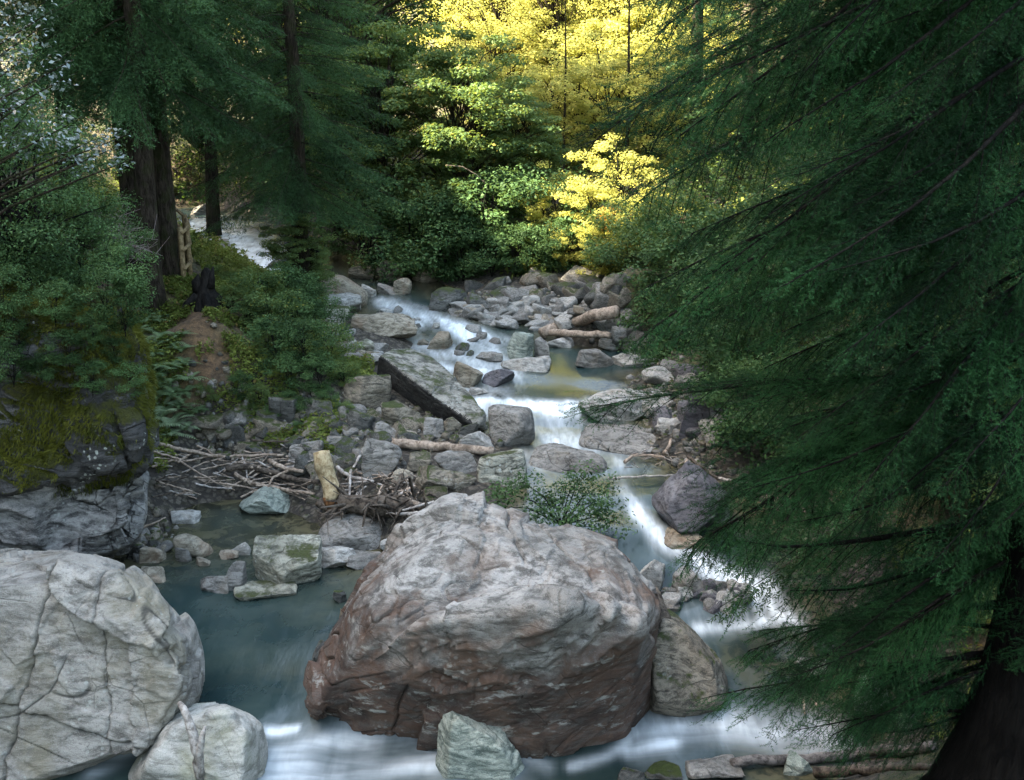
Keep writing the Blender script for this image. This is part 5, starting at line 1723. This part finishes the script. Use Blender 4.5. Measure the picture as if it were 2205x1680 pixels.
# root wad
rw0 = hit(*cp(5, 1400, 1420))
s = Soup()
for k in range(80):
    d = unit(rngD.normal(size=3) * np.array([1.3, .8, .5]))
    st = np.clip(rngD.normal(size=3), -1.2, 1.2) * np.array([.42, .10, .05]) + [0, -.12, .12]
    ln = rngD.uniform(.12, .5)
    P = np.array([st, st + d * ln * .5 + rngD.normal(size=3) * .05, st + d * ln + rngD.normal(size=3) * .09, st + d * ln * 1.2 + rngD.normal(size=3) * .12])
    s.tube(P, np.array([.03, .02, .012, .005]) * rngD.uniform(.4, 1.4), 5, .25, k)
s.tube(np.array([[-.62, -.08, .14], [-.1, -.12, .13], [.3, -.14, .11], [.6, -.2, .05]]), [.10, .15, .13, .08], 12, .5, 77)
o = link("root_wad", s.mesh("root_wad", M['drift_dark'], True), tuple(rw0))
tag(o, "dark tangled tree root at the right end of the driftwood heap", "tree root")

# stick leaning on the white boulder (forked)
stk = thing("forked_stick", "weathered grey forked stick leaning on the smooth whitish boulder", "stick", tuple(at_y(*cp(1, 880, 1660), 8.45)))
o0 = np.array(stk.location[:])
for nm, pl, rs in (("main_stem", [(885, 1690, 8.42), (872, 1560, 8.4), (845, 1450, 8.44), (815, 1370, 8.5), (793, 1340, 8.6)], [.036, .05, .04, .032, .018]),
                   ("side_stem", [(890, 1660, 8.40), (880, 1560, 8.36), (896, 1480, 8.36), (906, 1440, 8.40)], [.03, .034, .022, .008])):
    P = np.array([at_y(*cp(1, a, b), y) for a, b, y in pl]) - o0
    s = Soup()
    t = np.linspace(0, 1, 12)
    tt = np.linspace(0, 1, len(P))
    s.tube(np.stack([np.interp(t, tt, P[:, k]) for k in range(3)], 1), np.interp(t, tt, rs), 9, .35, 8)
    link(nm, s.mesh(nm, M['drift_grey'], True), (0, 0, 0), stk)

# dead root leaning on the right end of the huge boulder
s = Soup()
P = np.array([at_y(*cp(2, a, b), y) for a, b, y in ((1840, 740, 10.95), (1870, 900, 10.45), (1910, 1040, 10.3), (1950, 1180, 10.15), (2010, 1280, 10.1), (2110, 1330, 10.2), (2190, 1365, 10.3))])
o0 = P[3].copy()
t, tt = np.linspace(0, 1, 20), np.linspace(0, 1, len(P))
PP = np.stack([np.interp(t, tt, P[:, k]) for k in range(3)], 1) - o0
s.tube(PP, np.interp(t, [0, .15, .5, .62, .8, 1], [.06, .11, .13, .10, .04, .02]), 14, .5, 19)
P2 = np.array([at_y(*cp(2, a, b), y) for a, b, y in ((1850, 960, 10.35), (1860, 1080, 10.25), (1900, 1200, 10.15), (1930, 1330, 10.0))]) - o0
s.tube(P2, [.04, .06, .06, .04], 8, .4, 20)
o = link("dead_root", s.mesh("dead_root", M['drift_dark'], True), tuple(o0))
tag(o, "dark weathered dead trunk propped against the right end of the huge boulder", "dead trunk")

# lower right log, branches and poles
stick("log", 3, [(560, 1610), (800, 1592), (1100, 1572), (1400, 1548)], 10, 'drift_wet', "long grey log lying along the bottom right bank by the dark trunk", lift=.1, sides=12, taper=1.1, cat="log")
stick("log", 3, [(900, 1650), (1150, 1640), (1400, 1622)], 12, 'drift_dark', "dark log lying below the long grey one at the bottom right", lift=.1, sides=12, cat="log")
stick("pole", 3, [(35, 412), (120, 408), (230, 404), (330, 400)], 3, 'drift_grey', "thin straight pole lying over the water left of the purplish boulder", lift=.25, cat="pole")
stick("branch", 3, [(270, 310), (290, 280), (298, 250)], 5, 'drift', "pale curved branch sticking up above the purplish boulder", lift=.25, cat="branch")
stick("branch", 3, [(105, 345), (140, 318), (210, 315), (270, 325)], 4, 'drift', "pale fallen branch on the shelf left of the purplish boulder", lift=.2, cat="branch")
stick("branch", 3, [(340, 400), (362, 345), (370, 325)], 4, 'drift', "short tan stick at the peak of the purplish boulder", lift=.5, cat="branch")
stick("branch", 3, [(370, 322), (410, 355), (490, 412)], 4.5, 'drift_dark', "dark branch lying over the right side of the purplish boulder", lift=.75, cat="branch")
stick("branch", 3, [(490, 412), (560, 425), (650, 432)], 4, 'drift_grey', "pale stick right of the purplish boulder in the rapids", lift=.3, cat="branch")
stick("branch", 3, [(855, 1345), (860, 1405)], 2.4, 'drift', "upright tan twig standing in the water at lower right", lift=.05, cat="twig")
stick("branch", 3, [(942, 1352), (912, 1368), (895, 1345)], 3, 'drift', "pale V-shaped twig right of the upright tan twig", lift=.12, cat="twig")
for i in range(22):
    x, y = rngD.uniform(120, 330), rngD.uniform(290, 370)
    stick("twig", 3, [(x, y, .1), (x + rngD.uniform(-45, 45), y + rngD.uniform(-30, 22), .25)], 1.3, ('drift', 'drift_grey')[i % 2], "thin twig of the brush caught on the shelf by the purplish boulder", "twigs caught on the shelf", lift=.1, sides=4, bump=0, cat="twig")
stick("branch", 6, [(1215, 608), (1260, 580), (1330, 565), (1420, 558)], 3.2, 'drift_grey', "bare white dead branch showing before the glowing wood", depth=30.6, cat="branch")
stick("branch", 6, [(1090, 980), (1030, 915), (960, 878), (870, 868)], 1.6, 'drift_dark', "arching bare branch under the rounded central tree", depth=27.5, cat="branch")

# stump
sb = hit(443, 655, ground)
s = Soup()
zz = np.array([-.15, 0, .10, .26, .42, .55, .64])
s.tube(np.stack([np.array([0, 0, 0, .01, .03, .04, .05]), 0 * zz, zz], 1), np.array([.30, .27, .22, .19, .15, .11, .04]), 20, .9, 3)
s.tube(np.array([[-.10, -.02, .2], [-.12, 0, .4], [-.10, .02, .52]]), [.12, .09, .02], 9, .7, 4)
s.tube(np.array([[.10, -.04, .3], [.14, -.02, .5], [.17, .0, .66]]), [.10, .06, .015], 9, .7, 5)
for k in range(5):
    a = k * 1.26
    s.tube(np.array([[math.cos(a) * .15, math.sin(a) * .15, .15], [math.cos(a) * .35, math.sin(a) * .35, .02], [math.cos(a) * .5, math.sin(a) * .5, -.12]]), [.09, .07, .03], 8, .3, k)
o = link("tree_stump", s.mesh("tree_stump", M['twig'], True), tuple(sb))
tag(o, "dark jagged broken tree stump at the top of the brown path", "stump")
# second small stump by the smooth tan boulder
sb = hit(*cp(5, 985, 285), ground)
s = Soup()
s.tube(np.array([[0, 0, -.1], [.05, 0, .3], [.16, 0, .7], [.2, 0, 1.05]]), [.14, .12, .13, .09], 10, .35, 9)
o = link("tree_stump", s.mesh("mossy_stump", M['bark_dark'], True), tuple(sb))
tag(o, "dark mossy leaning snag left of the smooth tan boulder", "snag")

# fence
fpx = [(352, 545, 23.6), (372, 560, 22.9), (404, 575, 22.0), (396, 618, 20.8)]
tops = [at_y(398, 640, 20.9), at_y(410, 606, 21.7), at_y(404, 560, 22.9), at_y(366, 530, 24.2), at_y(340, 520, 25.2)]
fe = thing("rail_fence", "brown wooden rail fence beside the dark hemlock trunk", "fence", (tops[0][0], tops[0][1], gz(tops[0][0], tops[0][1])))
o0 = np.array(fe.location[:])
posts = []
for p in tops:
    z = max(gz(p[0], p[1]), 2.0)
    posts.append(np.array([p[0], p[1], z]))
for p in posts:
    s = Soup()
    s.tube(np.array([p - [0, 0, .3], p + [0, 0, .5], p + [0, 0, 1.12]]) - o0, .055, 4, .05, 2)
    link("post", s.mesh("fence_post", M['fence']), (0, 0, 0), fe)
for a, b in zip(posts[:-1], posts[1:]):
    for hgt in (.38, .72, 1.04):
        s = Soup()
        off = np.array([.05, -.04, hgt])
        s.tube(np.array([a + off, (a + b) / 2 + off, b + off]) - o0, .042, 4, .05, 3)
        link("rail", s.mesh("fence_rail", M['fence']), (0, 0, 0), fe)
